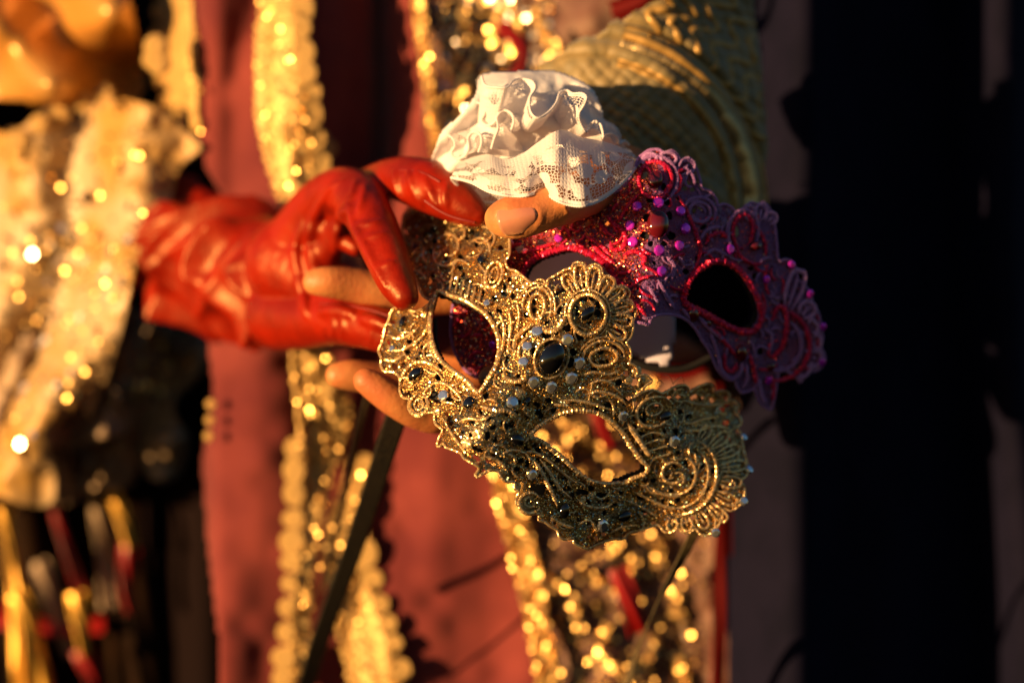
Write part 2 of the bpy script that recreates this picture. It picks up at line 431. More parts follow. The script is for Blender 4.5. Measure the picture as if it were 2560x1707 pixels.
holes = [(1336,757,5,7,0),(1353,768,4,6,0),(1337,777,6,6,0),(1355,783,4,4,0),(1395,709,12,9,.3),(1407,727,9,8,1),(1393,733,6,7,0),(1458,747,10,8,.3),(1481,746,10,8,-.3),(1493,765,7,8,0),(1493,783,9,10,0),(1442,772,4,6,0),(1443,785,4,6,0),(1472,806,7,4,0),(1395,775,9,13,.5),(1419,815,10,16,.4),(1443,840,16,10,.6),(1366,840,11,7,.2),(1373,858,14,7,-.7),(1432,880,10,9,0),(1424,905,10,12,0),(1338,882,9,12,0),(1500,878,8,7,0),(1516,905,6,6,0),(1503,907,8,6,0),(1548,830,9,14,.6),(1529,850,5,20,-.3),(1494,853,5,14,.4),(1500,707,5,6,0),(1481,709,4,5,0),(1493,692,6,5,0),(1445,690,4,5,0),(1560,1010,6,5,0),(1286,690,5,8,.5),(1275,702,5,8,0),(1262,718,4,9,0),(1260,735,9,4,.4),(1283,742,5,7,0),(1304,728,7,6,0),(1321,722,5,5,0),(1380,915,5,12,0),(1340,1010,10,5,.5),(1294,1004,6,7,.4),(1232,1068,8,5,-.3),(1218,1088,6,12,.1),(1236,1099,6,7,.6),(1277,1060,6,9,.5),(1264,1066,6,6,0),(1188,1120,6,4,.4),(1196,1125,4,5,0),(1178,1088,4,5,0),(1299,1150,9,7,.3),(1316,1160,6,9,.2),(1350,1222,12,14,0),(1306,1213,7,10,0),(1345,1185,5,6,0),(1430,1235,6,7,0),(1455,1230,14,6,.2),(1500,1237,12,6,0),(1465,1254,10,5,.3),(1525,1262,8,5,-.4),(1585,955,12,9,.3),(1545,955,8,9,0),(1565,932,5,8,.4),(1672,996,10,5,0),(1734,993,9,6,-.2),(1778,1001,5,5,0),(1805,1023,6,5,0),(1813,1057,8,6,-.3),(1842,1080,5,5,0),(1595,1022,5,6,0),(1606,1034,7,4,.3),(1584,1067,8,6,.4),(1600,1085,12,6,.1),(1612,1110,9,7,.2),(1622,1130,8,5,.3),(1660,1060,6,4,0),(1700,1030,8,5,0),(1720,1042,7,5,0),(1775,1050,8,5,.3),(1760,1095,7,4,0),(1690,1090,9,4,0),(1640,1170,6,5,0),(1632,1200,7,5,0),(1725,1295,9,9,0),(1785,1262,6,5,.6),(1800,1225,4,7,0),(1120,1000,14,9,.4),(1088,988,9,8,.3),(1095,1003,10,5,.6),(1148,1005,6,6,0),(1160,690,4,9,.1),(1176,708,4,9,.2),(1150,705,4,9,.2),(1192,720,4,9,.1),(1208,735,4,8,.1),(1060,870,8,6,.5),(1050,850,6,10,.4),(1023,985,5,6,0),(1015,1000,4,4,0),(1215,700,4,6,0),(1246,655,4,6,0),(1420,1262,5,4,0),(1510,1335,7,4,-.3),(1490,1345,5,6,0),(1300,1232,6,10,.2),(1330,1212,8,7,.5)]
occ = [(c[0], c[1], max(c[2:4])) for c in gold_cabs] + [(c[0], c[1], c[2]) for c in gold_stones + gold_dots]
rr = np.random.default_rng(3)
for _ in range(640):                                   # small openings of the lace net
    x, y = rr.uniform(960, 1850), rr.uniform(560, 1360)
    if all((x - a) ** 2 + (y - b) ** 2 > (q + 8) ** 2 for a, b, q in occ): holes.append((x, y, rr.uniform(2.8, 6.5), rr.uniform(4, 10), rr.uniform(0, 3)))
gtone = lambda x, y: np.clip(smooth(.52, .7, noise2(x, y, 55, 40, 3)) * .8 + .35 * (rng.random(np.shape(x)) > .9), 0, 1)
GM.ground(m_lace, 2.0, holes, 16000, .9, gtone, backing=34)
ftone = lambda x, y: ((noise2(x, y, 45, 71, 2) + .5 * rng.random(np.shape(x))) > .86).astype(float)
GM.scatter(17000, (1.0, 2.4), .5, m_flake, ftone)
GM.scatter(9000, (1.0, 2.0), .7, m_flake, ftone, h=(1.2, 2.6))
for e in GM.eyes:
    c = e.mean(0); GM.cord(c + (e - c) * 1.035, 6.5, m_cord, 'eye_rim', rib=.05, closed=True, jit=.10, smp=False)
n = len(GM.outline); k = 0
while k < n - 4:
    m = min(44, n - 1 - k); GM.cord(GM.outline[k:k + m + 1] + (GM.outline.mean(0) - GM.outline[k:k + m + 1]) * .004, 3.6, m_cord, 'border_cord', rib=.14, taper=False); k += m
A = lambda *p: catmull(p, 2)
gc = [(ellipse(1377,896,39,50,28),3.4,1),(ellipse(1467,788,43,49,10),6,1),(ellipse(1467,788,54,60,10,150,420),3.2,0),
 (ellipse(1344,770,19,32,4),5,1),(ellipse(1344,772,36,50,4,170,400),4,0),(ellipse(1344,772,45,60,4,200,380),3,0),(ellipse(1505,893,35,22,-8),5,1),(ellipse(1505,893,52,40,-8,170,370),4.5,0),
 (ellipse(1505,893,62,50,-8,190,360),3,0),(A((1350,822),(1374,832),(1398,820),(1411,797)),8,0),(A((1287,880),(1292,850),(1312,828),(1335,815)),6,0),(A((1298,900),(1303,865),(1325,842)),4,0),
 (A((1262,930),(1264,948),(1285,957),(1306,950),(1314,935)),7,0),(A((1255,890),(1262,850),(1262,815),(1250,785)),4.5,0),(A((1270,890),(1276,850),(1280,810),(1272,775)),4,0),(A((1295,830),(1300,790),(1294,760)),3.5,0),
 (ellipse(1238,692,20,33,18),5,1),(ellipse(1238,692,9,20,18),3,1),(A((1180,610),(1205,600),(1225,615),(1228,640)),4,0),(A((1100,600),(1130,590),(1150,610),(1140,640),(1115,645)),4,0),(A((1090,660),(1120,670),(1150,655),(1175,665)),4,0),
 (A((1130,560),(1160,570),(1165,595),(1145,605)),4,0),(A((1200,570),(1225,575),(1240,600),(1230,625)),4,0),
 (A((1005,955),(1022,925),(1050,908),(1082,912),(1110,930)),6,0),(A((1062,985),(1085,962),(1112,960),(1140,978),(1160,1004)),4.5,0),(ellipse(1052,1014,23,25,0,-60,250),6,0),(ellipse(1052,1012,11,13,0,-60,250),3.5,0),
 (A((975,840),(1000,850),(1030,840),(1050,822)),4.5,0),(A((970,870),(1000,880),(1030,868),(1062,842),(1072,815)),4.5,0),(A((965,900),(990,905),(1015,890)),5,0),(A((1075,850),(1082,880),(1095,905)),4,0),
 (ellipse(1320,1256,27,25,0,20,330),6.5,0),(ellipse(1320,1254,13,12,0,0,300),4,0),(A((1438,1246),(1456,1262),(1486,1269),(1512,1266),(1530,1252)),5.5,0),(A((1330,1150),(1352,1185),(1372,1225),(1388,1262)),6,0),(A((1346,1148),(1372,1185),(1396,1222),(1424,1246)),5,0),
 (A((1300,1130),(1330,1130),(1365,1150),(1400,1180),(1440,1210)),4,0),(A((1250,1135),(1275,1125),(1300,1128)),4,0),(A((1210,1140),(1240,1150),(1262,1172)),4.5,0),(A((1150,1060),(1175,1050),(1205,1052),(1228,1040)),4.5,0),
 (A((1205,1020),(1235,1030),(1262,1028),(1290,1040)),6,0),(A((1125,1070),(1140,1095),(1165,1130)),4,0),(A((1400,1000),(1440,1000),(1480,1008),(1520,1022)),4.5,0),(A((1380,1010),(1420,1012)),4,0),(A((1460,985),(1500,978),(1540,990),(1562,1010)),4.5,0),(A((1470,960),(1500,950),(1530,958)),4,0),(A((1450,940),(1480,930),(1520,935),(1545,925)),4,0),
 (ellipse(1632,1028,46,36,-18,20,350),5,0),(ellipse(1630,1022,20,15,-18),3.6,1),(A((1566,1058),(1590,1092),(1608,1120),(1624,1142)),8,0),
 (A((1690,1055),(1720,1060),(1752,1050),(1790,1045)),4,0),(A((1700,1075),(1740,1078),(1780,1068),(1820,1075)),4,0),(A((1700,1000),(1730,1010),(1770,1015),(1800,1010)),4,0),(A((1690,985),(1710,990)),3.5,0),
 (ellipse(1690,1188,98,98,0,-62,98),5.5,0),(ellipse(1690,1188,78,80,0,-50,95),3.6,0),(ellipse(1685,1185,52,50,0,-60,120),4.5,0),(ellipse(1680,1180,28,26,0,30,330),4.5,0),(A((1620,1215),(1660,1235),(1700,1240)),4.5,0),(A((1580,1225),(1620,1245),(1665,1265),(1700,1270)),4,0),(A((1560,1250),(1600,1268),(1640,1290)),4,0),
 (A((1440,1310),(1470,1300),(1490,1335)),4,0),(A((1520,1330),(1550,1315),(1590,1310)),4,0),(A((1370,1290),(1395,1305),(1430,1318)),4.5,0)]
for p, r, cl in gc: GM.cord(p, r * .95, m_cord, closed=bool(cl))
def petals(mask, cx, cy, angs, r0, r1, hw, r, mat, name='petal_loop'):
    for a, q in zip(angs, np.broadcast_to(r1, (len(angs),))):
        t = math.radians(a); ux, uy = math.cos(t), math.sin(t); vx, vy = -uy, ux
        P = [(r0, -hw * .45), (r0 + (q - r0) * .5, -hw), (q - 5, -hw * .75), (q, 0), (q - 5, hw * .75), (r0 + (q - r0) * .5, hw), (r0, hw * .45)]
        mask.cord(catmull([(cx + ux * i + vx * j, cy + uy * i + vy * j) for i, j in P], 2), r, mat, name)
        mask.cord(catmull([(cx + ux * i, cy + uy * i) for i in (r0 + 4, q - 12)], 2), r * .7, mat, 'petal_vein')
petals(GM, 1466, 790, [-118, -98, -79, -57, -36, -14, 8, 30], 60, [112, 124, 120, 112, 110, 116, 112, 108], 15, 4.2, m_cord)
petals(GM, 1690, 1188, [-58, -40, -24, -8, 8, 25, 42, 60, 78, 95], 103, [142, 160, 166, 170, 160, 164, 166, 150, 140, 138], 13, 4.0, m_cord)
for i in range(6): GM.cord(A((1136 + 14 * i, 686 + 9 * i), (1128 + 14 * i, 728 + 8 * i)), 2.6, m_cord, 'lace_bar', taper=False)
for i in range(5): GM.cord(A((1583 + 11 * i, 1075 + 17 * i), (1612 + 13 * i, 1062 + 18 * i), (1640 + 8 * i, 1066 + 16 * i)), 3.4, m_cord, 'lace_bar', taper=False)
me_cab, me_stone = dome_mesh('cabochon', m_cab), stone_mesh('rhinestone', m_stone)
me_dot = dome_mesh('lace_dot', m_cord, 4, 16, .6, True, .25)
for x, y, a, b, g in gold_cabs: GM.place('cabochon', me_cab, x, y, 1.2, a * 1.1, b * 1.1, (a + b) * .34, g)
for x, y, r in gold_stones: GM.place('rhinestone', me_stone, x, y, 1.9, r * 1.1, r * 1.1, r * .8, rr.uniform(0, 45))
for x, y, r in gold_dots: GM.place('lace_dot', me_dot, x, y, .6, r, r, r * .35)
scrolls(GM, 170, occ, 8, [m_cord], (1.9, 3.0), (26, 60))
# ties of the mask
def ribbon(name, pts, w, mat, parent, twist=0.0, fold=0.0):
    P = catmull(pts, 6); C = W(P[:, 0], P[:, 1], P[:, 2]); n = len(C)
    T = np.gradient(C, axis=0); T /= np.linalg.norm(T, axis=1)[:, None]
    B = np.cross(T, [0, -1., 0]); B /= np.linalg.norm(B, axis=1)[:, None]; N = np.cross(B, T)
    a = twist * np.linspace(0, 1, n) + .25 + fold * .35 * np.sin(np.arange(n) / 9.); Bx = B * np.cos(a)[:, None] + N * np.sin(a)[:, None]
    w = np.broadcast_to(w, (n,)) / S / 1000 * (1 + fold * .25 * np.sin(np.arange(n) / 13. + w))
    cols = np.linspace(-1, 1, 9); Nx = np.cross(Bx, T)
    V = C[:, None] + Bx[:, None] * (w[:, None] * cols)[..., None] + Nx[:, None] * (fold * w[:, None] * .35 * np.sin(cols * 5 + np.arange(n)[:, None] / 11.))[..., None]
    o = mk(name, V.reshape(-1, 3), gridfaces(n, 9), mat, parent); solid(o, .0006, 0)
    return o
ribbon('ribbon', [(1010,1000,60),(985,1060,75),(940,1200,100),(880,1380,130),(800,1600,160),(740,1800,185)], 30, m_rib, gold, .4)
ribbon('ribbon', [(930,960,70),(905,1040,95),(880,1150,120),(840,1330,150),(800,1480,175)], 11, m_rib, gold, 1.2)
ribbon('ribbon', [(1740,1320,75),(1715,1375,82),(1670,1460,92),(1620,1560,105),(1575,1680,120),(1550,1800,135)], 15, m_rib2, gold, 2.5)
for pts in ([(1683,961),(1672,940),(1655,938)],[(1683,958),(1692,950),(1704,943),(1711,958)],[(1458,661),(1462,654),(1468,668)],[(1660,960),(1648,950),(1640,965)]):
    P = catmull(pts, 2); tube('loose_thread', W(P[:, 0], P[:, 1], gold_d(P[:, 0], P[:, 1]) - 1), .00012, m_cord, gold, sides=4)

# ---- purple mask
purp = thing('purple_mask', (1640, 1030, 40), 'purple lace eye mask with red glitter scrolls and magenta rhinestones, behind the gold one', 'mask')
def purp_d(px, py):
    ridge = 1640 - 45 * (py - 480) / 340
    x = px - ridge
    q = np.sqrt(x * x + 28 ** 2) - 28
    d = 17 + np.where(x > 0, q * .118, q * .062) - 5 * np.exp(-(x / 60) ** 2) * smooth(640, 820, py)
    return d + 10 * ((py - 700) / 300) ** 2
p_out = [(1560,470),(1590,420),(1598,400),(1612,388),(1626,379),(1646,378),(1660,386),(1676,380),(1690,392),(1698,406),(1716,405),(1734,422),(1745,450),(1750,472),(1770,480),(1786,500),(1790,516),(1806,512),(1824,520),(1834,532),(1846,540),(1852,524),(1862,514),(1876,508),(1890,513),(1904,508),(1918,522),(1930,556),(1936,600),(1941,650),(1958,649),(1975,655),(1985,678),(1990,698),(2004,710),(2020,733),(2028,762),(2042,784),(2046,815),(2052,842),(2046,862),(2056,884),(2054,906),(2040,922),(2018,928),(2004,942),(1996,952),(1984,938),(1962,926),(1944,916),(1940,936),(1936,966),(1930,996),(1924,1018),(1910,1016),(1894,1002),(1882,972),(1868,974),(1850,978),(1838,964),(1832,948),(1812,944),(1797,932),(1784,912),(1775,890),(1764,868),(1750,848),(1736,824),(1716,802),(1694,790),(1668,785),(1640,787),(1622,796),(1617,810),(1602,807),(1580,806),(1560,830),(1500,850),(1420,850),(1350,860),(1290,890),(1240,930),(1190,940),(1150,900),(1130,830),(1140,740),(1170,660),(1220,610),(1280,580),(1340,556),(1440,535),(1500,505)]
p_eye1 = [(1318,682),(1350,650),(1400,632),(1432,628),(1470,640),(1510,665),(1534,700),(1545,738),(1530,780),(1480,800),(1410,800),(1350,770),(1318,730)]
p_eye2 = [(1710,742),(1716,722),(1730,695),(1750,675),(1775,661),(1800,660),(1830,670),(1850,690),(1870,720),(1886,750),(1894,780),(1889,802),(1874,820),(1850,822),(1820,812),(1790,796),(1760,780),(1730,766),(1714,755)]
PM = Mask(purp, p_out, [p_eye1, p_eye2], purp_d)
p_mag = [(1595,520,12),(1643,510,13),(1695,530,12),(1577,567,12),(1707,573,13),(1585,607,12),(1643,627,13),(1692,615,12),(1818,624,12),(1648,679,12),(1972,662,10),(2018,733,10),(2050,815,10),(2048,903,10),(1909,698,10),(1915,948,10),(1400,598,10),(1240,780,10),(1236,860,9)]
p_gar = [(1642,562,27,35,8),(1637,452,19,24,15),(1884,616,18,12,-10),(1728,785,15,19,-10),(1848,882,15,22,0),(1922,914,13,11,0),(1765,808,9,11,0)]
p_lil = [(1793,522,13),(1820,529,11),(1808,556,13),(1856,838,14),(1880,850,10)]
ph = [(1618,545,9,10,0),(1672,540,8,10,0),(1612,590,10,9,.4),(1678,590,10,9,.4),(1625,500,8,9,0),(1668,505,8,8,0),(1660,610,8,6,0),(1627,610,7,6,0),(1716,458,9,5,.3),(1735,455,7,5,0),(1712,472,6,5,0),(1730,474,6,5,0),(1615,440,7,9,.5),(1658,468,5,9,0),(1735,528,4,6,0),(1748,518,5,6,0),(1758,568,10,4,-.6),(1780,545,6,7,0),(1838,580,9,13,0),(1875,545,4,9,0),(1895,540,4,10,0),(1714,680,8,6,.5),(1875,672,8,5,0),(1888,690,7,8,0),(1980,800,5,8,0),(1962,860,6,8,0),(1900,880,7,5,0),(1872,930,5,10,.2),(1788,860,4,10,-.5),(1900,960,5,9,0),(1400,570,8,6,.3),(1470,560,8,7,.3),(1440,600,10,8,0),(1355,610,12,10,.3),(1300,620,10,9,0),(1520,560,6,5,0),(1478,610,6,7,0),(1990,900,6,8,.4)]
pocc = [(c[0], c[1], c[2]) for c in p_mag + p_lil] + [(c[0], c[1], max(c[2:4])) for c in p_gar]
for _ in range(110):
    x, y = rr.uniform(1280, 2050), rr.uniform(390, 1010)
    if all((x - a) ** 2 + (y - b) ** 2 > (q + 8) ** 2 for a, b, q in pocc): ph.append((x, y, rr.uniform(2, 5), rr.uniform(3, 6), rr.uniform(0, 3)))
left = lambda x, y: (x < 1640 - 45 * (y - 480) / 340 + 8 * np.sin(y / 17.))
lit_red_tone = lambda x, y: np.where(left(x, y), .75, 0) * smooth(.3, .55, noise2(x, y, 50, 11, 2)) + np.where(left(x, y), 0, .35) * smooth(.6, .7, noise2(x, y, 60, 12, 2))  # sunlit half tinted red in the colour, sparse red patches on the other
PM.ground(m_pl, 2.2, ph, 9000, .8, lit_red_tone, backing=60)
PM.scatter(15000, (1.1, 2.4), .55, m_rf, lambda x, y: (rng.random(np.shape(x)) > .6).astype(float), where=lambda x, y: left(x, y))
PM.scatter(3000, (1.0, 2.0), .6, m_rf, lambda x, y: (rng.random(np.shape(x)) > .85).astype(float), where=lambda x, y: ~left(x, y))
for e in PM.eyes:
    c = e.mean(0); PM.cord(c + (e - c) * 1.07, 8.5, m_rc, 'eye_rim', rib=.03, closed=True, jit=.14, smp=False)
n = len(PM.outline); k = 0
while k < n - 4:
    m = min(40, n - 1 - k); PM.cord(PM.outline[k:k + m + 1], 4.2, m_pc, 'border_cord', rib=.1, taper=False); k += m
red = [(ellipse(1637,452,38,45,8),5.5,1),(A((1668,492),(1690,478),(1697,450),(1690,432),(1712,426)),5,0),(A((1690,490),(1712,530),(1736,585),(1746,625),(1735,662)),5.5,0),(A((1758,612),(1772,590),(1797,583),(1816,598)),6,0),
 (ellipse(1852,578,25,40,5,-250,60),6.5,0),(A((1830,600),(1846,640),(1880,660),(1906,655)),5,0),(A((1880,560),(1905,600),(1910,640)),5,0),(ellipse(1935,860,84,88,0,-78,108),6.5,0),(A((1925,800),(1938,768),(1956,772),(1962,808),(1952,860),(1928,888),(1912,880)),7.5,0),
 (A((1752,806),(1790,835),(1820,868),(1836,890)),5.5,0),(A((1806,880),(1808,915),(1826,925),(1838,905)),6,0),(A((1868,880),(1880,920),(1886,960)),5.5,0),(A((1922,935),(1930,970),(1926,1000)),5.5,0),(A((1900,730),(1906,760),(1900,800)),4.5,0),(A((1915,660),(1908,700),(1918,740)),4.5,0),
 (A((1600,488),(1570,520),(1548,560)),5,0),(A((1540,560),(1565,590),(1560,620),(1535,625),(1528,600)),6,0),(A((1560,640),(1590,630),(1612,645),(1605,665)),6,0),(A((1480,610),(1510,640),(1540,660)),6,0),(A((1465,590),(1500,612),(1530,640)),5,0),(A((1440,600),(1480,640)),5,0),(A((1500,560),(1520,590)),5,0),(A((1520,545),(1545,575)),5,0),(A((1545,700),(1575,720),(1600,700),(1630,690)),5,0),(A((1560,740),(1590,760),(1612,790)),5,0),(A((1300,640),(1340,625),(1390,610)),5,0),(A((1220,760),(1245,800),(1250,850),(1235,890)),9,0)]
for p, r, cl in red: PM.cord(p, r, m_rc, 'glitter_cord', rib=.04, closed=bool(cl), jit=.12, smp=False)
pur = [(ellipse(1637,452,52,58,8,200,420),5,0),(ellipse(1744,532,27,24,10),5,1),(ellipse(1744,532,40,36,10,150,400),5,0),(A((1705,420),(1725,440),(1732,465)),6,0),(ellipse(1852,580,38,54,5,-250,40),6,0),(A((1755,640),(1780,625),(1815,640)),5,0),(A((1745,600),(1765,575),(1800,568)),5,0),
 (A((1792,880),(1796,920),(1822,944),(1846,926),(1850,895)),7,0),(A((1860,905),(1862,945),(1850,968)),6,0),(A((1890,940),(1898,985),(1912,1008)),7,0),(ellipse(1940,860,58,64,0,-70,120),6,0),(A((1905,820),(1925,840),(1918,880)),5,0),(A((1740,790),(1775,825),(1808,850)),6,0),(A((1770,830),(1786,870),(1790,900)),5,0),(A((1660,640),(1680,665),(1672,700)),6,0),(A((1640,700),(1660,740),(1680,770)),6,0),(A((1620,720),(1640,760)),5,0),(A((1690,640),(1705,660)),5,0),(A((1700,770),(1725,800)),5,0)]
for p, r, cl in pur: PM.cord(p, r, m_pc, closed=bool(cl))
petals(PM, 1936, 858, [-72, -48, -25, -3, 20, 44], 92, [190, 134, 112, 112, 118, 108], 20, 6, m_petal)
petals(PM, 1885, 600, [-104, -80, -55], 50, [86, 90, 80], 14, 5, m_petal)
petals(PM, 1650, 470, [-110, -75, -40], 58, [86, 88, 100], 18, 5, m_petal)
me_mag, me_gar, me_lil = stone_mesh('rhinestone', m_mag), dome_mesh('cabochon', m_gar), dome_mesh('lace_dot', m_lil, 5, 14)
for x, y, r in p_mag: PM.place('rhinestone', me_mag, x, y, 1.9, r * 1.15, r * 1.15, r * .85, rr.uniform(0, 45))
for x, y, a, b, g in p_gar: PM.place('cabochon', me_gar, x, y, 1.2, a * 1.12, b * 1.12, (a + b) * .38, g)
for x, y, r in p_lil: PM.place('lace_dot', me_lil, x, y, .4, r, r, r * .5)
scrolls(PM, 80, pocc, 8, [m_pc, m_rc, m_pc], (2.6, 4.2), (26, 56), where=lambda x, y: ~left(x, y))
scrolls(PM, 50, pocc, 9, [m_rc], (3.0, 4.6), (26, 50), where=lambda x, y: left(x, y))

# ------------------------------------------------------------------ bodies grown from chains of spheres, fused into one surface
def ball_mesh():
    t = (1 + 5 ** .5) / 2
    v = np.array([(-1,t,0),(1,t,0),(-1,-t,0),(1,-t,0),(0,-1,t),(0,1,t),(0,-1,-t),(0,1,-t),(t,0,-1),(t,0,1),(-t,0,-1),(-t,0,1)], float)
    f = [(0,11,5),(0,5,1),(0,1,7),(0,7,10),(0,10,11),(1,5,9),(5,11,4),(11,10,2),(10,7,6),(7,1,8),(3,9,4),(3,4,2),(3,2,6),(3,6,8),(3,8,9),(4,9,5),(2,4,11),(6,2,10),(8,6,7),(9,8,1)]
    v /= np.linalg.norm(v, axis=1)[:, None]; v = v.tolist()
    for _ in range(2):
        cache, nf = {}, []
        def mid(a, b):
            k = (min(a, b), max(a, b))
            if k not in cache:
                p = np.array(v[a]) + np.array(v[b]); p /= np.linalg.norm(p); v.append(p.tolist()); cache[k] = len(v) - 1
            return cache[k]
        for a, b, c in f:
            x, y, z = mid(a, b), mid(b, c), mid(c, a); nf += [(a, x, z), (b, y, x), (c, z, y), (x, y, z)]
        f = nf
    return np.array(v), np.array(f)
BV, BF = ball_mesh()
def body(name, chains, mat, parent, voxel=.0011, iters=6, extra=()):
    V, F, k = [], [], 0
    for v, f in extra: V.append(v); F += [list(np.array(q) + k) for q in f]; k += len(v)
    for ch in chains:
        P = catmull(ch, 2); C = W(P[:, 0], P[:, 1], P[:, 2]); R = P[:, 3] / S / 1000 * (D + P[:, 2]) / D
        i = 0
        while i < len(C):
            V.append(C[i] + BV * R[i]); F += (BF + k).tolist(); k += len(BV)
            j = i + 1
            while j < len(C) and np.linalg.norm(C[j] - C[i]) < R[i] * .22: j += 1
            i = j if j < len(C) or i == len(C) - 1 else len(C) - 1
    o = mk(name, np.concatenate(V), F, mat, parent)
    m = o.modifiers.new('fuse', 'REMESH'); m.mode = 'VOXEL'; m.voxel_size = voxel; m.use_smooth_shade = True
    m = o.modifiers.new('relax', 'SMOOTH'); m.factor = .5; m.iterations = iters
    return o

# ------------------------------------------------------------------ person with the red glove
m_coat = M('mauve_velvet', (.22, .042, .036), 0, .8, noise=(.115, .018, .021), nscale=13, sheen=.35, sheentint=(1, .6, .5), bump=.12, bscale=90, spec=.1)
m_dark = M('dark_cloth', (.008, .004, .004), 0, .85, spec=.05)
m_leather = M('red_leather', (.28, .009, .001), 0, .42, noise=(.18, .005, .0008), nscale=60, bump=.5, bscale=210, spec=.6)
m_braid = M('gold_braid', (.80, .52, .17), .25, .45, noise=(.55, .33, .10), nscale=160, bump=.6, bscale=700)
m_seq = M('gold_sequin', (1, .64, .22), 1, .36)
m_seqs = M('silver_sequin', (.95, .85, .75), 1, .3)
m_satin = M('gold_satin', (.58, .27, .05), .25, .36, noise=(.62, .38, .13), nscale=14)
m_glace = M('gold_lace_cuff', (.50, .37, .21), .1, .5, noise=(.46, .25, .05), nscale=30, bump=.7, bscale=140)
m_glace2 = M('tan_lace_cuff', (.46, .33, .20), .1, .55, noise=(.27, .18, .11), nscale=40, bump=.6, bscale=200)
m_dred = M('shaded_red_silk', (.09, .002, .002), 0, .7, spec=.1)  # darker copy of the red silk, its shadow put into the colour
m_red = M('red_silk', (.30, .004, .003), 0, .4)
m_rgold = M('gold_ribbon', (.85, .46, .06), .35, .35)
m_vest = M('waistcoat_brocade', (.13, .05, .035), 0, .7, noise=(.2, .11, .07), nscale=45, bump=.4, bscale=200)
m_skirt = M('brown_skirt', (.020, .009, .004), 0, .8, noise=(.006, .003, .002), nscale=25, spec=.05)
m_strand = M('silver_cord', (.42, .30, .22), .4, .45)

P1 = thing('person', (760, 1900, 215), 'person in mauve velvet coat with gold braid, red leather glove gripping the gold mask', 'person')
def coat_d(x, y):
    f = 216 + 7 * np.sin((x - 560 + .05 * y) / 46) * smooth(900, 300, y) + 5 * np.sin((x + .10 * y) / 75 + 1) - 5 * np.cos((x - 620 - .02 * y) / 120)
    f = f + 20 * np.exp(-((x - (945 + .02 * y)) / 24) ** 2) * smooth(560, 380, y) + 10 * smooth(560, 505, x) * smooth(900, 1100, y)
    return f + (noise2(x, y * .45, 110, 50, 1) - .5) * 9 + (noise2(x, y, 60, 52, 1) - .5) * 3 + 12 * np.maximum(0, (560 - x) / 60) ** 2
sheet('coat', [(455,-200),(1030,-200),(1034,0),(1060,200),(1088,400),(1120,700),(1190,1000),(1240,1200),(1330,1560),(1400,1950),(560,1950),(552,1600),(525,1350),(512,1150),(540,980),(525,860),(560,820),(560,500),(520,420),(500,300)], coat_d, 5, m_coat, P1, .002)
sheet('lining', [(300,-200),(560,-200),(620,500),(620,1950),(380,1950),(340,800),(330,300)], lambda x, y: 340 + 6 * np.sin(x / 30) + 0 * y, 12, m_dark, P1, .002)
sheet('dark_backdrop', [(-900,-500),(2300,-500),(2300,2300),(-900,2300)], lambda x, y: 420 + 14 * np.sin(x / 60), 30, m_dark, P1, .003)  # added dark backdrop that fills the gaps and hides the sky
def braid(pts, dof=-5, sc=None, n=700, scr=(26, 34)):
    """pts: (left x, right x, y) rows"""
    L = catmull([(a, y) for a, b, y in pts], 8); R = catmull([(b, y) for a, b, y in pts], 8)
    poly = np.concatenate([L, R[::-1]])
    f = lambda x, y: coat_d(x, y) + dof + .7 * np.sin(x / 3.6) * np.sin((y + x * .5) / 4.1) - .7 * np.cos((x - np.interp(y, L[:, 1], L[:, 0])) / 9) + 2 * np.sin(y / 70 + x / 50)
    o = sheet('gold_braid', poly, f, 4.5, m_braid, P1, .002)
    px = rng.uniform(poly[:, 0].min(), poly[:, 0].max(), n * 4); py = rng.uniform(poly[:, 1].min(), poly[:, 1].max(), n * 4)
    k = inside(poly, px, py); px, py = px[k][:n], py[k][:n]
    C = W(px, py, f(px, py) - 4.5)
    s = flakes('sequin_scatter', C, np.tile([-.2, -1, 0.], (len(C), 1)), rng.uniform(.0005, .0012, len(C)), .5, m_seq, o, 6)
    if sc:
        side, y0, y1, stp = sc; y = y0; i = 0
        while y < y1:
            e = np.interp(y, R[:, 1], R[:, 0]) if side > 0 else np.interp(-y, -L[::-1, 1], L[::-1, 0]) if L[0, 1] > L[-1, 1] else np.interp(y, L[:, 1], L[:, 0])
            r = random.uniform(*scr); c = W(e + side * r * .25, y, float(f(np.array(e), np.array(y))) - 2)
            ob = add('scallop', me_scal, o); q = r / S / 1000 * 1.22
            ob.matrix_local = Matrix.Translation(Vector(c - BASE[P1])) @ Matrix.Rotation(math.radians(90), 4, 'X') @ Matrix.Diagonal((q * random.uniform(.75, 1.05), q * random.uniform(.8, 1.15), q * .13, 1))
            y += stp * random.uniform(.7, 1.05)
    return o
me_scal = dome_mesh('scallop', m_braid, 6, 16, 1, True, .12)
braid([(405,480,-100),(408,486,0),(412,496,120),(425,502,230),(455,505,330)], -8, (-1, 30, 300, 75), 150, (24, 38))
braid([(655,745,-120),(648,742,0),(640,752,150),(644,770,300),(672,785,420),(705,770,540)], -8, (1, 20, 480, 62), 380, (30, 42))
braid([(722,806,850),(724,845,920),(735,880,1010),(742,860,1120),(742,818,1240),(735,790,1400),(722,778,1560),(712,768,1800)], -10, (-1, 1120, 1700, 62), 380, (26, 34))
braid([(868,905,1140),(850,900,1220),(815,880,1300),(800,905,1400),(815,935,1480),(840,968,1580),(870,1000,1700),(890,1020,1800)], -8, (1, 1160, 1720, 66), 300, (28, 38))
braid([(1024,1050,-100),(1034,1060,0),(1052,1080,150),(1068,1096,300),(1080,1105,390)], -6, None, 500)
braid([(1222,1290,1160),(1245,1318,1280),(1275,1345,1400),(1310,1372,1540),(1345,1395,1720),(1360,1410,1800)], -6, None, 1100)
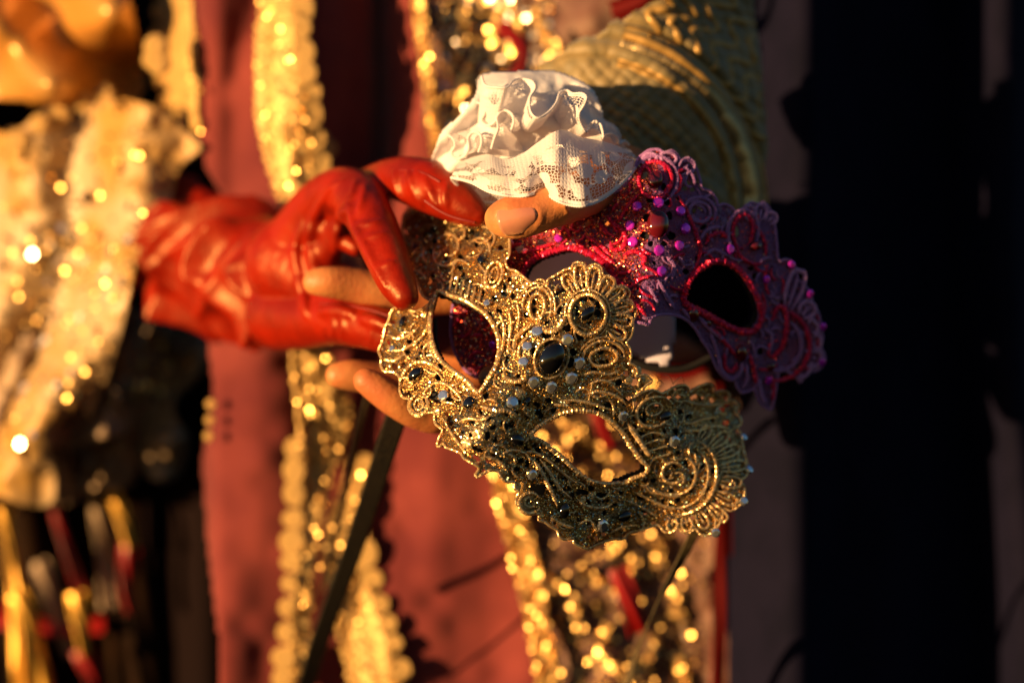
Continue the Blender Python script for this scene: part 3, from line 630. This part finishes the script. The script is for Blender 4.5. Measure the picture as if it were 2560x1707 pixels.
for x, y, r in ((392,118,34),(398,160,30),(380,150,26),(795,350,30),(820,372,24),(770,20,36),(528,1010,14),(525,1050,13),(522,1090,13),(815,975,26),(838,950,20)):
    c = W(x, y, 205); ob = add('bead_button', me_scal, P1); q = r / S / 1000 * 1.2
    ob.matrix_local = Matrix.Translation(Vector(c - BASE[P1])) @ Matrix.Rotation(math.radians(90), 4, 'X') @ Matrix.Diagonal((q, q, q * .6, 1))
# waistcoat
def vest_d(x, y): return 224 + 8 * np.sin((x - .3 * y) / 90) + (noise2(x, y, 70, 60, 2) - .5) * 10
vest = sheet('waistcoat', [(1030,-200),(1560,-200),(1560,200),(1500,700),(1780,880),(1850,1000),(1845,1950),(1330,1950),(1300,1500),(1200,1050),(1060,400)], vest_d, 9, m_vest, P1, .002)
def spangle(poly, n, size, mat, name='sequin_scatter', jit=.4, parent=vest, lift=4, dfun=None):
    poly = np.asarray(poly, float); px = rng.uniform(poly[:, 0].min(), poly[:, 0].max(), n * 5); py = rng.uniform(poly[:, 1].min(), poly[:, 1].max(), n * 5)
    k = inside(poly, px, py); px, py = px[k][:n], py[k][:n]
    C = W(px, py, (dfun or vest_d)(px, py) - lift)
    return flakes(name, C, np.tile([-.2, -1, 0.], (len(C), 1)), rng.uniform(*size, len(C)), jit, mat, parent, 7)
spangle([(1095,-60),(1380,-60),(1380,200),(1200,420),(1110,420)], 520, (.0007, .0013), m_seq)
spangle([(1095,-60),(1380,-60),(1380,200),(1200,420),(1110,420)], 350, (.0008, .0014), m_seqs)
spangle([(1320,1300),(1760,1300),(1760,1750),(1400,1750)], 420, (.0006, .0012), m_seq)
spangle([(1330,1020),(1600,1020),(1600,1210),(1330,1210)], 200, (.0008, .0014), m_seq)
bars = [((1440,1060),(1395,1160)),((1440,1080),(1530,1150)),((1400,1185),(1440,1205)),((1560,1300),(1530,1400)),((1600,1380),(1540,1500)),((1460,1420),(1520,1470)),((1560,1510),(1600,1560)),((1520,1560),(1500,1620)),((1500,1640),(1560,1690)),((1640,1590),(1600,1700)),((1680,1480),(1720,1600)),((1690,1640),(1720,1720)),((1640,1340),(1650,1420)),((1150,40),(1200,120)),((1240,20),(1230,110)),((1300,60),(1260,160)),((1330,30),(1390,130)),((1180,150),(1140,260)),((1290,1000),(1350,1020)),((1660,920),(1600,980)),((1430,1500),(1450,1580)),((1370,1440),(1400,1480))]
for (a, b), (c, e) in bars:
    P = catmull([(a, b), ((a + c) / 2 + 4, (b + e) / 2), (c, e)], 6)
    ct = tube('metal_cord', W(P[:, 0], P[:, 1], vest_d(P[:, 0], P[:, 1]) - 4), .0016, m_strand, vest)
    q = catmull([(a, b), (c, e)], 4)[rng.integers(0, max(2, int(math.hypot(c - a, e - b) / 4) - 1), 46)]
    q = q + rng.normal(0, 7, q.shape)
    C = W(q[:, 0], q[:, 1], vest_d(q[:, 0], q[:, 1]) - 6.5)
    flakes('sequin_scatter', C, np.tile([-.3, -1, 0.], (len(C), 1)), rng.uniform(.0008, .0014, len(C)), .36, m_seq, vest, 7)
for pts, w in (([(1480,980,212),(1505,1060,210),(1530,1120,210)], 24),([(1545,1420,196),(1580,1520,194),(1600,1580,196)], 36),([(1790,880,212),(1812,1100,212),(1806,1400,212),(1790,1800,212)], 26),([(1250,60,198),(1310,140,198),(1240,260,198)], 22),([(1680,-60,150),(1620,0,150),(1530,30,160)], 30),([(1640,920,200),(1700,930,200),(1760,915,200)], 26)):
    ribbon('red_panel', pts, w, m_dred if pts[0][0] > 1630 else m_red, vest, 0, .6)
# left arm: satin puff, lace cuffs, glove, streamers
def lobe(name, poly, d0, bulge, mat, folds, step=7, th=.0015, rag=0):
    poly = np.asarray(poly, float); c = poly.mean(0); ext = np.abs(poly - c).max(0)
    def f(x, y):
        q = np.clip(((x - c[0]) / ext[0]) ** 2 + ((y - c[1]) / ext[1]) ** 2, 0, 1)
        return d0 - bulge * np.sqrt(1 - q * .98) + folds(x, y)
    return sheet(name, catmull(poly, 12, True), f, step, mat, P1, th), f
puff, _ = lobe('satin_sleeve', [(-220,-160),(150,-150),(300,-40),(345,90),(368,200),(330,262),(200,268),(60,255),(-60,250),(-220,260)], 300, 45, m_satin,
     lambda x, y: 30 * np.sin((x * .75 + y * .65) / 46) * smooth(330, 60, np.hypot(x - 250, y - 210)) + 16 * np.sin((x - y * 1.2) / 60) + 34 * smooth(95, 10, np.hypot((x - 175) * .7, y - 140)))
cuff2, f2 = lobe('lace_cuff', [(240,780),(430,800),(520,840),(505,930),(440,1010),(470,1100),(440,1190),(380,1200),(330,1120),(250,1050)], 310, 18, m_glace2,
     lambda x, y: 8 * np.sin((x + .4 * y) / 24) + 18 * (noise2(x, y, 46, 81, 2) - .5))
sheet('lace_cuff', catmull([(-200,820),(150,830),(300,800),(330,900),(300,980),(330,1040),(300,1090),(240,1100),(180,1130),(100,1110),(-200,1130)], 12, True), lambda x, y: 268 + 8 * np.sin(x / 22 + y / 60) + 18 * (noise2(x, y, 45, 86, 2) - .5), 5, m_glace2, P1, rag=20)
f1 = lambda x, y: 266 - .12 * x + 11 * np.sin((x * .95 + .34 * y) / 44 + 1.4 * np.sin(y / 150)) + 4 * np.sin((x * .8 - .5 * y) / 62) + 7 * (noise2(x, y, 60, 80, 2) - .5)
cuff = sheet('lace_cuff', catmull([(-220,330),(20,330),(110,275),(250,245),(380,262),(470,330),(508,372),(455,420),(418,520),(366,600),(338,690),(325,760),(302,850),(285,900),(270,950),(250,980),(225,1050),(205,1015),(190,1020),(165,1040),(150,1060),(135,1120),(140,1250),(60,1262),(-40,1230),(-220,1240)], 12, True), f1, 4, m_glace, P1, .0012, rag=19)
sheet('lace_cuff', catmull([(-200,960),(200,990),(330,1010),(345,1120),(330,1210),(250,1232),(170,1262),(90,1255),(0,1262),(-200,1250)], 12, True), lambda x, y: 300 + 9 * np.sin(x / 26) + 16 * (noise2(x, y, 45, 84, 2) - .5), 5, m_glace2, P1, rag=20)
for poly, n in (([(0,300),(300,270),(440,360),(320,760),(220,1000),(0,1150)], 180), ([(60,560),(330,560),(270,900),(60,860)], 160)):
    spangle(poly, n, (.0007, .0014), m_seq, parent=cuff, lift=3, dfun=f1, jit=.5)
spangle([(0,560),(330,560),(270,900),(0,1180)], 40, (.0014, .002), m_seqs, parent=cuff, lift=4, dfun=f1, jit=.5)
spangle([(320,780),(500,820),(460,960),(330,1000)], 160, (.0007, .0013), m_seq, parent=cuff2, lift=3, dfun=f2, jit=.5)
for x, y, r in ((50,350,30),(100,310,26),(150,290,28),(210,255,26),(262,235,24)):
    c = W(x, y, f1(x, y) - 4); ob = add('bead_button', me_scal, cuff); q = r / S / 1000 * 1.25
    ob.matrix_local = Matrix.Translation(Vector(c - BASE[P1])) @ Matrix.Rotation(math.radians(90), 4, 'X') @ Matrix.Diagonal((q, q, q * .6, 1))
sheet('skirt', [(-250,1150),(560,900),(600,1950),(-250,1950)], lambda x, y: 350 + 14 * np.sin((x - .1 * y) / 42), 10, m_skirt, P1, .002)
for pts, w, mt in (([(5,1250,325),(30,1400,322),(50,1560,318),(60,1800,315)], 28, m_rgold),([(40,1480,318),(70,1560,316),(110,1800,314)], 42, m_rgold),([(130,1250,325),(170,1380,322),(205,1480,320)], 18, m_red),([(190,1480,318),(205,1570,316),(215,1640,316)], 26, m_rgold),([(205,1620,318),(235,1700,318),(245,1800,318)], 34, m_red),
       ([(280,1225,325),(310,1300,322),(330,1370,322)], 30, m_rgold),([(325,1360,323),(318,1460,322),(330,1530,322)], 26, m_red),([(0,1530,330),(120,1570,330),(260,1560,330)], 40, m_red),([(240,1250,335),(262,1400,334),(275,1520,333)], 30, m_glace2),([(100,1400,335),(150,1560,333),(180,1640,333)], 26, m_glace2)):
    ribbon('streamer', pts, w, mt, P1, .6, 1.0)
# the gloved hand
ax0, ax1 = np.array([330., 585., 285.]), np.array([770., 640., 128.])
wrist = [(260,575,280,122),(330,590,264,128),(420,615,243,140),(500,642,218,150),(620,676,181,150),(700,684,155,140),(770,660,128,124)]
glove = [[(690,684,160,112),(770,660,128,120)], [(740,660,130,128),(800,690,118,112),(860,760,108,84)],
 [(770,600,122,100),(800,530,108,78),(845,482,90,64),(890,490,74,64),(925,545,56,62),(960,625,38,57),(990,700,25,49),(1012,742,19,36)],
 [(830,560,110,60),(880,500,104,52),(940,452,94,42),(1000,447,74,56),(1060,462,58,66),(1115,490,48,60),(1165,520,43,46),(1196,540,40,28)],
 [(700,790,132,88),(770,800,112,74),(840,800,92,64),(910,812,76,60),(970,830,66,56),(1040,850,58,50)],
 [(800,560,100,40),(845,590,92,30),(890,620,86,22)],
 [(790,660,110,60),(830,610,96,34),(850,560,88,30)]]
spheres = np.concatenate([catmull(c, 4) for c in glove])
def ruched(path, n=150, m=110):
    """the gathered wrist: a closed sleeve whose surface is thrown into deep slanting folds"""
    P = resample(catmull(path, 4), 3.0); C = W(P[:, 0], P[:, 1], P[:, 2]); R = P[:, 3] / S / 1000 * (D + P[:, 2]) / D
    T = np.gradient(C, axis=0); T /= np.linalg.norm(T, axis=1)[:, None]
    A = np.cross(T, [0, 0, 1.]); A /= np.linalg.norm(A, axis=1)[:, None]; B = np.cross(A, T)       # A towards the camera side, B up
    if A[0, 1] > 0: A = -A
    th = np.linspace(-np.pi, np.pi, m, endpoint=False); sl = np.linspace(0, len(C) * 3.0, len(C))
    SL, TH = np.meshgrid(sl, th, indexing='ij'); at = np.minimum(np.abs(TH), 2.2)
    wp = 46 * (noise2(SL + 300, TH * 110 + 900, 120, 33, 2) - .5); tilt = np.where(TH > 0, 62, 50)
    ph = (SL - tilt * at ** 1.25 + wp) / 92
    q = np.abs(np.sin(np.pi * ph)); amp = .35 + .9 * smooth(.3, .6, noise2(SL, TH * 90 + 400, 90, 35, 2))
    ph2 = (SL + 70 * TH + wp * 1.3 + 20) / 108; q2 = np.abs(np.sin(np.pi * ph2))
    h = amp * (58 * (1 - q) ** 1.2) + 26 * (1 - q2) ** 1.5
    end = smooth(0, 25, SL) * smooth(SL.max(), SL.max() - 70, SL)
    rr_ = R[:, None] * .80 + h * end / S / 1000 * 1.2
    V = C[:, None] + rr_[..., None] * (np.cos(TH)[..., None] * A[:, None] - np.sin(TH)[..., None] * B[:, None])
    F = gridfaces(len(C), m, wrap=True).tolist() + [list(range(m))[::-1], list(range((len(C) - 1) * m, len(C) * m))]
    return V.reshape(-1, 3), F
def front(x, y):
    rho = np.hypot(spheres[:, 0] - x, spheres[:, 1] - y); k = rho < spheres[:, 3]
    if not k.any(): return None
    q = spheres[k]; return float((q[:, 2] - np.sqrt(q[:, 3] ** 2 - rho[k] ** 2) / S * (D + q[:, 2]) / D).min())
def fold(pts, r):
    """a crease of leather lying on the hand"""
    P = catmull(pts, 5); out = []
    for i, (x, y) in enumerate(P):
        f = front(x, y)
        if f is not None: out.append((x, y, f - r * (.42 if x < 740 else 0) / S, (1.15 if x < 700 else 1) * r * (.45 + .55 * math.sin(math.pi * (i + .5) / len(P)))))
    if len(out) > 2: glove.append(out)
for pts, r in (([(890,450),(880,490),(868,520)],9),([(912,462),(906,500),(896,540)],9),([(880,560),(930,560),(955,548)],8),([(900,590),(935,592),(965,580)],7),([(930,660),(962,664),(990,650)],7),([(800,500),(830,470),(860,450)],9),([(830,770),(836,810),(830,845)],9),([(852,765),(858,808),(852,848)],8),([(925,782),(930,820),(924,860)],8),([(945,785),(950,825)],7),([(1040,425),(1052,460),(1062,500)],9),([(1120,455),(1112,490),(1118,525)],8),([(760,700),(800,740),(850,752)],10),([(868,500),(885,560),(905,600),(935,660),(965,720)],15),([(815,490),(790,540),(775,600),(790,660)],17),([(985,430),(995,470),(1010,500)],14),([(1020,430),(1040,480),(1055,510)],14),([(1060,440),(1080,490),(1100,520)],12),
 ([(862,545),(842,580),(838,630)],14),([(745,690),(760,740),(770,790)],18),([(800,780),(850,778),(885,788)],20),([(905,795),(950,808),(985,825)],20),([(770,640),(800,700),(790,750)],16),([(880,520),(850,540),(840,560)],14),([(760,560),(740,620),(745,680)],16)):
    fold(pts, r)
glv = body('glove', glove, m_leather, P1, .0011, 2, extra=[ruched(wrist)])
m_leather.node_tree.nodes['Principled BSDF'].inputs['Specular Tint'].default_value = (1, .62, .30, 1)
P = catmull([(1060,500),(1100,528),(1140,545),(1186,556)], 3); f = np.array([front(x, y) or 40 for x, y in P])
m_seam = M('seam_thread', (.20, .008, .002), 0, .5)
tube('seam', W(P[:, 0], P[:, 1], f - .2), .0005, m_seam, glv, rib=.2)
for pts in ([(872,530),(900,590),(930,655),(955,705)],[(800,760),(860,762),(930,776),(985,795)],[(1000,425),(1050,430),(1100,455)]):
    P = catmull(pts, 3); q = [(x, y, front(x, y)) for x, y in P]; q = np.array([t for t in q if t[2] is not None])
    tube('seam', W(q[:, 0], q[:, 1], q[:, 2] - .3), .0005, m_seam, glv, rib=.25)

# ------------------------------------------------------------------ person with the bare hand, ruffle, brocade sleeve and cloak
m_skin = M('skin', (.60, .24, .075), 0, .5, noise=(.50, .15, .05), nscale=55, bump=.35, bscale=480, sss=.12)
m_nail = M('nail', (.60, .26, .14), 0, .28, coat=.3, noise=(.52, .20, .13), nscale=60)
m_white = M('white_cotton', (.90, .87, .88), 0, .75, bump=.4, bscale=260, transl=.2, noise=(.85, .82, .84), nscale=120)
m_shirt = M('shirt_cotton', (.62, .58, .74), 0, .8, bump=.1, bscale=500)
m_sleeve = M('olive_brocade', (.26, .19, .075), 0, .55, noise=(.19, .15, .065), nscale=120, sheen=.2, bump=.25, bscale=600)
m_scord = M('olive_cord', (.46, .28, .08), .3, .45)
m_sbraid = M('metal_braid', (.72, .52, .24), .6, .34)
m_cloak = M('navy_velvet', (.0065, .006, .016), 0, .85, sheen=.04, sheentint=(.25, .3, 1), noise=(.0045, .0045, .012), nscale=40, spec=.05)

P2 = thing('person', (1700, 1900, 160), 'person in dark cloak, olive brocade sleeve and white lace ruffle, bare hand pinching both masks', 'person')
hand = [[(1560,440,60,80),(1500,462,38,66),(1450,488,18,60),(1405,508,8,56),(1360,524,4,54),(1310,538,3,57),(1280,544,3,55),(1258,546,5,46),(1246,547,7,36)],
 [(1560,440,60,80),(1540,560,84,95),(1440,640,96,90),(1275,735,96,80)],
 [(1275,735,94,60),(1200,730,88,52),(1060,738,82,50),(960,728,76,48),(880,712,72,44),(820,705,68,40),(790,705,68,34)],
 [(1275,735,94,60),(1260,860,86,52),(1190,960,72,50),(1110,1030,58,50),(1050,1030,52,46),(990,1000,46,44),(945,970,44,40),(915,952,43,33)],
 [(1275,735,94,60),(1200,870,98,50),(1080,940,92,44),(960,945,80,42),(880,938,74,40),(845,938,72,32)],
 [(1275,745,90,56),(1350,860,80,48),(1345,940,62,46),(1300,955,44,42),(1245,945,30,38),(1222,945,26,28)]]
cy_, sy_ = math.cos(math.radians(-14)), math.sin(math.radians(-14))
hand.append([(1296 + cy_ * 54 * math.cos(t) - sy_ * 46 * math.sin(t), 544 + sy_ * 54 * math.cos(t) + cy_ * 46 * math.sin(t), -4.6 + 5.4 * math.sin(t) ** 2, 8) for t in np.radians(np.linspace(-118, 118, 15))])
for x0 in (1374, 1392, 1412):
    hand.append([(x0 - 12 + 26 * t, 482 + 62 * t, -3.4 + 5 * (t - .45) ** 2 * 4, 5 * (.5 + .5 * math.sin(math.pi * t))) for t in np.linspace(0, 1, 8)])
hnd = body('hand', hand, m_skin, P2, .0010, 4)
# thumbnail: a curved plate set into the flesh, with its fold of skin
def nail(cx, cy, d, ang, L, Wd, parent):
    ca, sa = math.cos(ang), math.sin(ang); V, F = [], []
    nu, nv = 15, 15
    U, Q = np.meshgrid(np.linspace(-1, 1, nu), np.linspace(-1, 1, nv))
    x = U * np.sqrt(1 - np.where(U > 0, .88, .45) * Q ** 2) * L; y = Q * np.sqrt(1 - .30 * U ** 2) * Wd
    px, py = cx + ca * x - sa * y, cy + sa * x + ca * y
    dd = d + 4.6 * Q ** 2 + .8 * U ** 2
    Vw = W(px, py, dd).reshape(-1, 3)
    o = mk('nail', Vw, gridfaces(nv, nu), m_nail, parent); solid(o, .0006, 0)
    t = np.linspace(math.radians(-125), math.radians(125), 40) + math.pi
    xx = np.cos(t) * L * 1.04; yy = np.sin(t) * Wd * 1.04 * .93
    P = np.stack([cx + ca * -xx - sa * yy, cy + sa * -xx + ca * yy, d + 1.0 + 4.6 * (yy / Wd) ** 2 + .8], 1)
nail(1293, 545, -6.3, math.radians(-14), 50, 42, hnd)
# ruffle
def lace_material(z0=.20):
    m = bpy.data.materials.new('white_lace'); m.use_nodes = True; t = m.node_tree; N = t.nodes; L = t.links
    b = N['Principled BSDF']; b.inputs['Base Color'].default_value = (.90, .87, .87, 1); b.inputs['Roughness'].default_value = .8
    uv = N.new('ShaderNodeUVMap')
    def vor(scale, feat='DISTANCE_TO_EDGE', rnd=1.0):
        mp = N.new('ShaderNodeMapping'); mp.inputs['Scale'].default_value = scale; L.new(uv.outputs[0], mp.inputs[0])
        v = N.new('ShaderNodeTexVoronoi'); v.voronoi_dimensions = '2D'; v.feature = feat; v.inputs['Scale'].default_value = 1; v.inputs['Randomness'].default_value = rnd
        L.new(mp.outputs[0], v.inputs['Vector']); return v.outputs['Distance']
    def mth(op, a, bb):
        n = N.new('ShaderNodeMath'); n.operation = op
        for i, q in enumerate((a, bb)):
            if isinstance(q, (int, float)): n.inputs[i].default_value = q
            else: L.new(q, n.inputs[i])
        return n.outputs[0]
    net = mth('GREATER_THAN', vor((62, 20, 1), rnd=.7), .10)
    mot = mth('GREATER_THAN', vor((10, 3.4, 1), 'F1'), .38)          # between the flowers
    vein = mth('GREATER_THAN', vor((7.5, 2.6, 1)), .035)
    sp = N.new('ShaderNodeSeparateXYZ'); L.new(uv.outputs[0], sp.inputs[0])
    zone = mth('GREATER_THAN', sp.outputs['Y'], z0); rim = mth('LESS_THAN', sp.outputs['Y'], .93)
    hole = mth('MULTIPLY', mth('MULTIPLY', mth('MULTIPLY', net, mot), vein), mth('MULTIPLY', zone, rim))
    tp = N.new('ShaderNodeBsdfTransparent'); tr = N.new('ShaderNodeBsdfTranslucent'); tr.inputs[0].default_value = (.84, .78, .78, 1)
    m1 = N.new('ShaderNodeMixShader'); m1.inputs[0].default_value = .28; L.new(b.outputs[0], m1.inputs[1]); L.new(tr.outputs[0], m1.inputs[2])
    m2 = N.new('ShaderNodeMixShader'); L.new(hole, m2.inputs[0]); L.new(m1.outputs[0], m2.inputs[1]); L.new(tp.outputs[0], m2.inputs[2])
    L.new(m2.outputs[0], N['Material Output'].inputs[0])
    bp = N.new('ShaderNodeBump'); bp.inputs['Strength'].default_value = .5; bp.inputs['Distance'].default_value = .0006
    L.new(vor((58, 17, 1), rnd=.3), bp.inputs['Height']); L.new(bp.outputs[0], b.inputs['Normal'])
    return m
m_wlace = lace_material()
m_wfold = lace_material(.72)
def frill(name, inner, outer, bulge, mat, parent, rows=26, wave=0, edge=True, er=.00055):
    I, O = np.array(inner, float), np.array(outer, float)
    Q = catmull(np.concatenate([O, I], 1), 4); O, I = Q[:, :3], Q[:, 3:]
    n = len(O); q = np.linspace(0, 1, rows)[:, None, None]
    P = I[None] * (1 - q) + O[None] * q
    P[..., 2] -= bulge * np.sin(q[..., 0] * math.pi * .8)
    if wave: P[..., 2] += wave * np.sin(np.arange(n) / n * 46)[None] * q[..., 0]
    V = W(P[..., 0], P[..., 1], P[..., 2]).reshape(-1, 3)
    arc = np.concatenate([[0], np.cumsum(np.linalg.norm(np.diff(O[:, :2], axis=0), axis=1))]) / 560
    uv = np.stack(np.broadcast_arrays(arc[None, :], q[..., 0]), -1).reshape(-1, 2)
    o = mk(name, V, gridfaces(rows, n), mat, parent, True, uv=uv)
    if edge:
        E = P[-1]; E = resample(E, 3.2)
        tube('picot_edge', W(E[:, 0], E[:, 1], E[:, 2]), er, m_white, o, rib=.32, sides=6)
    return o
ruf = sheet('ruffle', catmull([(1204,190),(1290,181),(1370,178),(1430,194),(1480,225),(1506,268),(1512,296),(1545,318),(1562,360),(1586,400),(1500,430),(1300,430),(1140,436),(1074,420),(1080,388),(1105,332),(1160,278),(1190,236)], 4, True),
     lambda x, y: 66 - 30 * np.sqrt(np.clip(1 - ((x - 1330) / 275) ** 2 - ((y - 345) / 190) ** 2, 0.02, 1)) + 5 * np.sin((x * .55 + y) / 17 + 2 * np.sin(x / 60)) * smooth(1420, 1250, x) + 4 * np.sin(np.hypot(x - 1380, y - 420) / 12 + x / 60) * smooth(1380, 1470, x) + 5 * (noise2(x, y, 40, 90, 2) - .5), 3.5, m_white, P2, .0008)
frill('lace_flounce', [(1150,404,40),(1186,392,34),(1222,386,28),(1262,398,22),(1300,388,18),(1345,356,16),(1385,330,14),(1415,326,18),(1450,342,20),(1492,350,24),(1530,360,30),(1562,372,38),(1578,378,46)],
      [(1126,444,36),(1176,456,22),(1224,480,10),(1280,491,3),(1325,488,3),(1357,477,9),(1385,498,-1),(1420,512,-6),(1462,515,-6),(1505,499,2),(1548,466,14),(1586,424,30),(1594,397,44)], 9, m_wlace, ruf, wave=1.2)
frill('lace_flounce', [(1150,420,56),(1200,430,52),(1260,440,48),(1330,440,46)], [(1128,446,38),(1170,488,44),(1222,508,46),(1290,500,44)], 2, m_wlace, ruf, er=.0006)
edge = [(1204,190,34),(1214,214,28),(1245,219,24),(1269,219,24),(1283,203,30),(1304,198,34),(1331,204,30),(1339,222,24),(1325,247,18),(1327,280,14),(1345,295,13),(1371,281,16),(1391,257,20),(1400,233,26),(1418,226,28),(1431,234,24),(1456,234,20),(1467,244,16),(1459,264,15),(1448,283,17),(1451,307,20),(1464,330,22),(1471,320,26),(1475,311,28),(1489,303,26),(1503,314,24),(1509,342,24)]
inn = [(1190 + (1500 - 1190) * i / 26., 372 - 26 * math.sin(i / 26. * math.pi) + 6 * math.sin(i * 1.1), 46 + 5 * math.cos(i * .9)) for i in range(27)]
frill('ruffle_fold', inn, edge, 4, m_wfold, ruf, 22, er=.0005)
edge2 = [(1225,292,40),(1240,296,30),(1245,320,24),(1236,345,26),(1228,372,28)]
frill('ruffle_fold', [(1300,330,48),(1305,340,46),(1310,352,44),(1312,366,42),(1315,380,40)], edge2, 3, m_wfold, ruf, 12, er=.0005)
edge3 = [(1098,352,56),(1112,338,48),(1130,344,42),(1138,362,40),(1128,384,42),(1140,398,40),(1160,390,36),(1172,370,34),(1170,345,36),(1182,330,34),(1200,336,30),(1204,356,28),(1196,380,30)]
frill('ruffle_fold', [(1220 + 6 * i, 300 + 8 * i + 5 * math.sin(i * 1.3), 50 - i * .6) for i in range(13)], edge3, 4, m_wfold, ruf, 16, er=.0005)
edge4 = [(1170,268,50),(1186,256,44),(1204,262,38),(1212,282,34),(1204,300,36),(1216,314,34),(1236,306,30),(1246,286,30),(1262,276,30),(1280,286,28),(1284,308,26),(1276,328,28)]
frill('ruffle_fold', [(1290 + 3 * i, 330 + 4 * math.sin(i * 1.1), 50 - i * .4) for i in range(12)], edge4, 4, m_wfold, ruf, 16, er=.0005)
edge5 = [(1500,352,40),(1512,338,36),(1530,334,34),(1544,344,36),(1548,360,38),(1560,352,44),(1572,362,48)]
frill('ruffle_fold', [(1470 + 9 * i, 372 + 3 * math.sin(i), 50) for i in range(7)], edge5, 4, m_wfold, ruf, 14, er=.0005)
# shirt cloth glimpsed through the purple mask's eye and under its nose
sheet('shirt_cuff', catmull([(1290,620),(1500,600),(1640,700),(1690,800),(1680,900),(1660,915),(1600,900),(1540,860),(1400,800),(1280,760)], 8, True), lambda x, y: 74 + 5 * np.sin((x + y) / 60), 8, m_shirt, P2)
P = catmull([(1530,850,68),(1580,900,68),(1640,922,70),(1720,920,74),(1800,880,80)], 5)
tube('dark_piping', W(P[:, 0], P[:, 1], P[:, 2]), .0016, m_black, P2)
# brocade sleeve
def sl_d(x, y):
    r = np.hypot(x - 1470, (y - 520) * .92)
    x = x + 26 * (noise2(x, y, 70, 93, 2) - .5); y = y + 26 * (noise2(x, y, 70, 95, 2) - .5)
    return 92 + 5 * (noise2(x, y, 110, 97, 2) - .5) + .9 * np.sin(x / 7.) * np.sin(y / 7.) * smooth(470, 200, r) + .8 * np.sin(r / 5.) * np.sin(np.arctan2(y - 520, x - 1470) * 45) * smooth(440, 460, r) + 40 * ((x - 1570) / 330) ** 2 - 12 + 10 * smooth(250, 0, y) + 2.6 * np.sin(r / 7.5) * smooth(330, 360, r) * smooth(470, 440, r)
sl_poly = catmull([(1350,176),(1420,122),(1500,80),(1560,44),(1700,-30),(1850,-120),(1880,40),(1896,150),(1908,300),(1914,440),(1918,560),(1850,600),(1700,560),(1500,500),(1420,320)], 8, True)
slv = sheet('brocade_sleeve', sl_poly, sl_d, 4, m_sleeve, P2, .002)
def arc_cord(cx, cy, r, a0, a1, rad, mat, name, wob=0, rib=.05):
    t = np.radians(np.linspace(a0, a1, max(8, int(abs(a1 - a0) * r / 250)))); x, y = cx + r * np.cos(t), cy + r * np.sin(t) * 1.04
    y = y + wob * np.sin(t * 60); k = inside(sl_poly, x, y); x, y = x[k], y[k]
    return tube(name, W(x, y, sl_d(x, y) - 2), rad, mat, slv, rib=rib)
for r, w, mt, nm in ((352,.0016,m_scord,'sleeve_cord'),(366,.0016,m_scord,'sleeve_cord'),(400,.0046,m_sbraid,'metal_braid'),(426,.0018,m_scord,'sleeve_cord'),(440,.0018,m_scord,'sleeve_cord')):
    arc_cord(1470, 520, r, -78, 6, w, mt, nm, 0, .22 if nm == 'metal_braid' else .05)
for r in np.arange(180, 345, 26): arc_cord(1450, 560, r, -75, 4, .0007, m_scord, 'quilt_cord', 3)
for i in range(11):
    x0 = 1490 + 30 * i; P = catmull([(x0 - 60, 215 + i * 5), (x0 - 20, 300 + 6 * i), (x0 + 10, 400 + 8 * i), (x0 + 16, 480)], 5); k = np.hypot(P[:, 0] - 1470, P[:, 1] - 520) < 345
    if k.sum() > 5: P = P[k]; tube('quilt_cord', W(P[:, 0], P[:, 1], sl_d(P[:, 0], P[:, 1]) - 1), .0007, m_scord, slv)
for i in range(9):
    a = math.radians(-70 + i * 6.5); P = catmull([(1470 + q * math.cos(a + .05 * math.sin(q / 12.)), 520 + q * math.sin(a + .05 * math.sin(q / 12.))) for q in np.linspace(450, 640, 12)], 5); P = P[inside(sl_poly, P[:, 0], P[:, 1])]
    if len(P) < 6: continue
    tube('sleeve_cord', W(P[:, 0], P[:, 1], sl_d(P[:, 0], P[:, 1]) - 2), .0018, m_scord, slv)
# cloak
cx = np.array([1700, 1822, 1845, 1900, 1990, 2080, 2200, 2400, 2440, 2510, 2545, 2620, 2800, 3100.])
cd = np.array([230, 214, 196, 186, 168, 190, 215, 262, 244, 214, 236, 275, 300, 330.])
cxs = np.arange(1600., 3200, 4); cds = np.interp(cxs, cx, cd); kk = np.hanning(23); cds = np.convolve(np.pad(cds, 11, mode='edge'), kk / kk.sum(), 'valid')
def cloak_d(x, y):
    xx = x + 95 * smooth(1750, 200, y) * smooth(2600, 2200, x) * .0 - 70 * smooth(500, 1700, y) * (x > 2050) * smooth(2050, 2300, x) + 55 * smooth(900, 300, y) * smooth(2100, 1900, x) * -1
    return np.interp(xx, cxs, cds) + 2 * np.sin((x + .03 * y) / 47) + 2 * np.sin(y / 240 + x / 90)
sheet('cloak', [(1905,-250),(3000,-250),(3000,2000),(1826,2000),(1832,1500),(1842,1100),(1880,800),(1912,560),(1908,300)], cloak_d, 9, m_cloak, P2, .003)
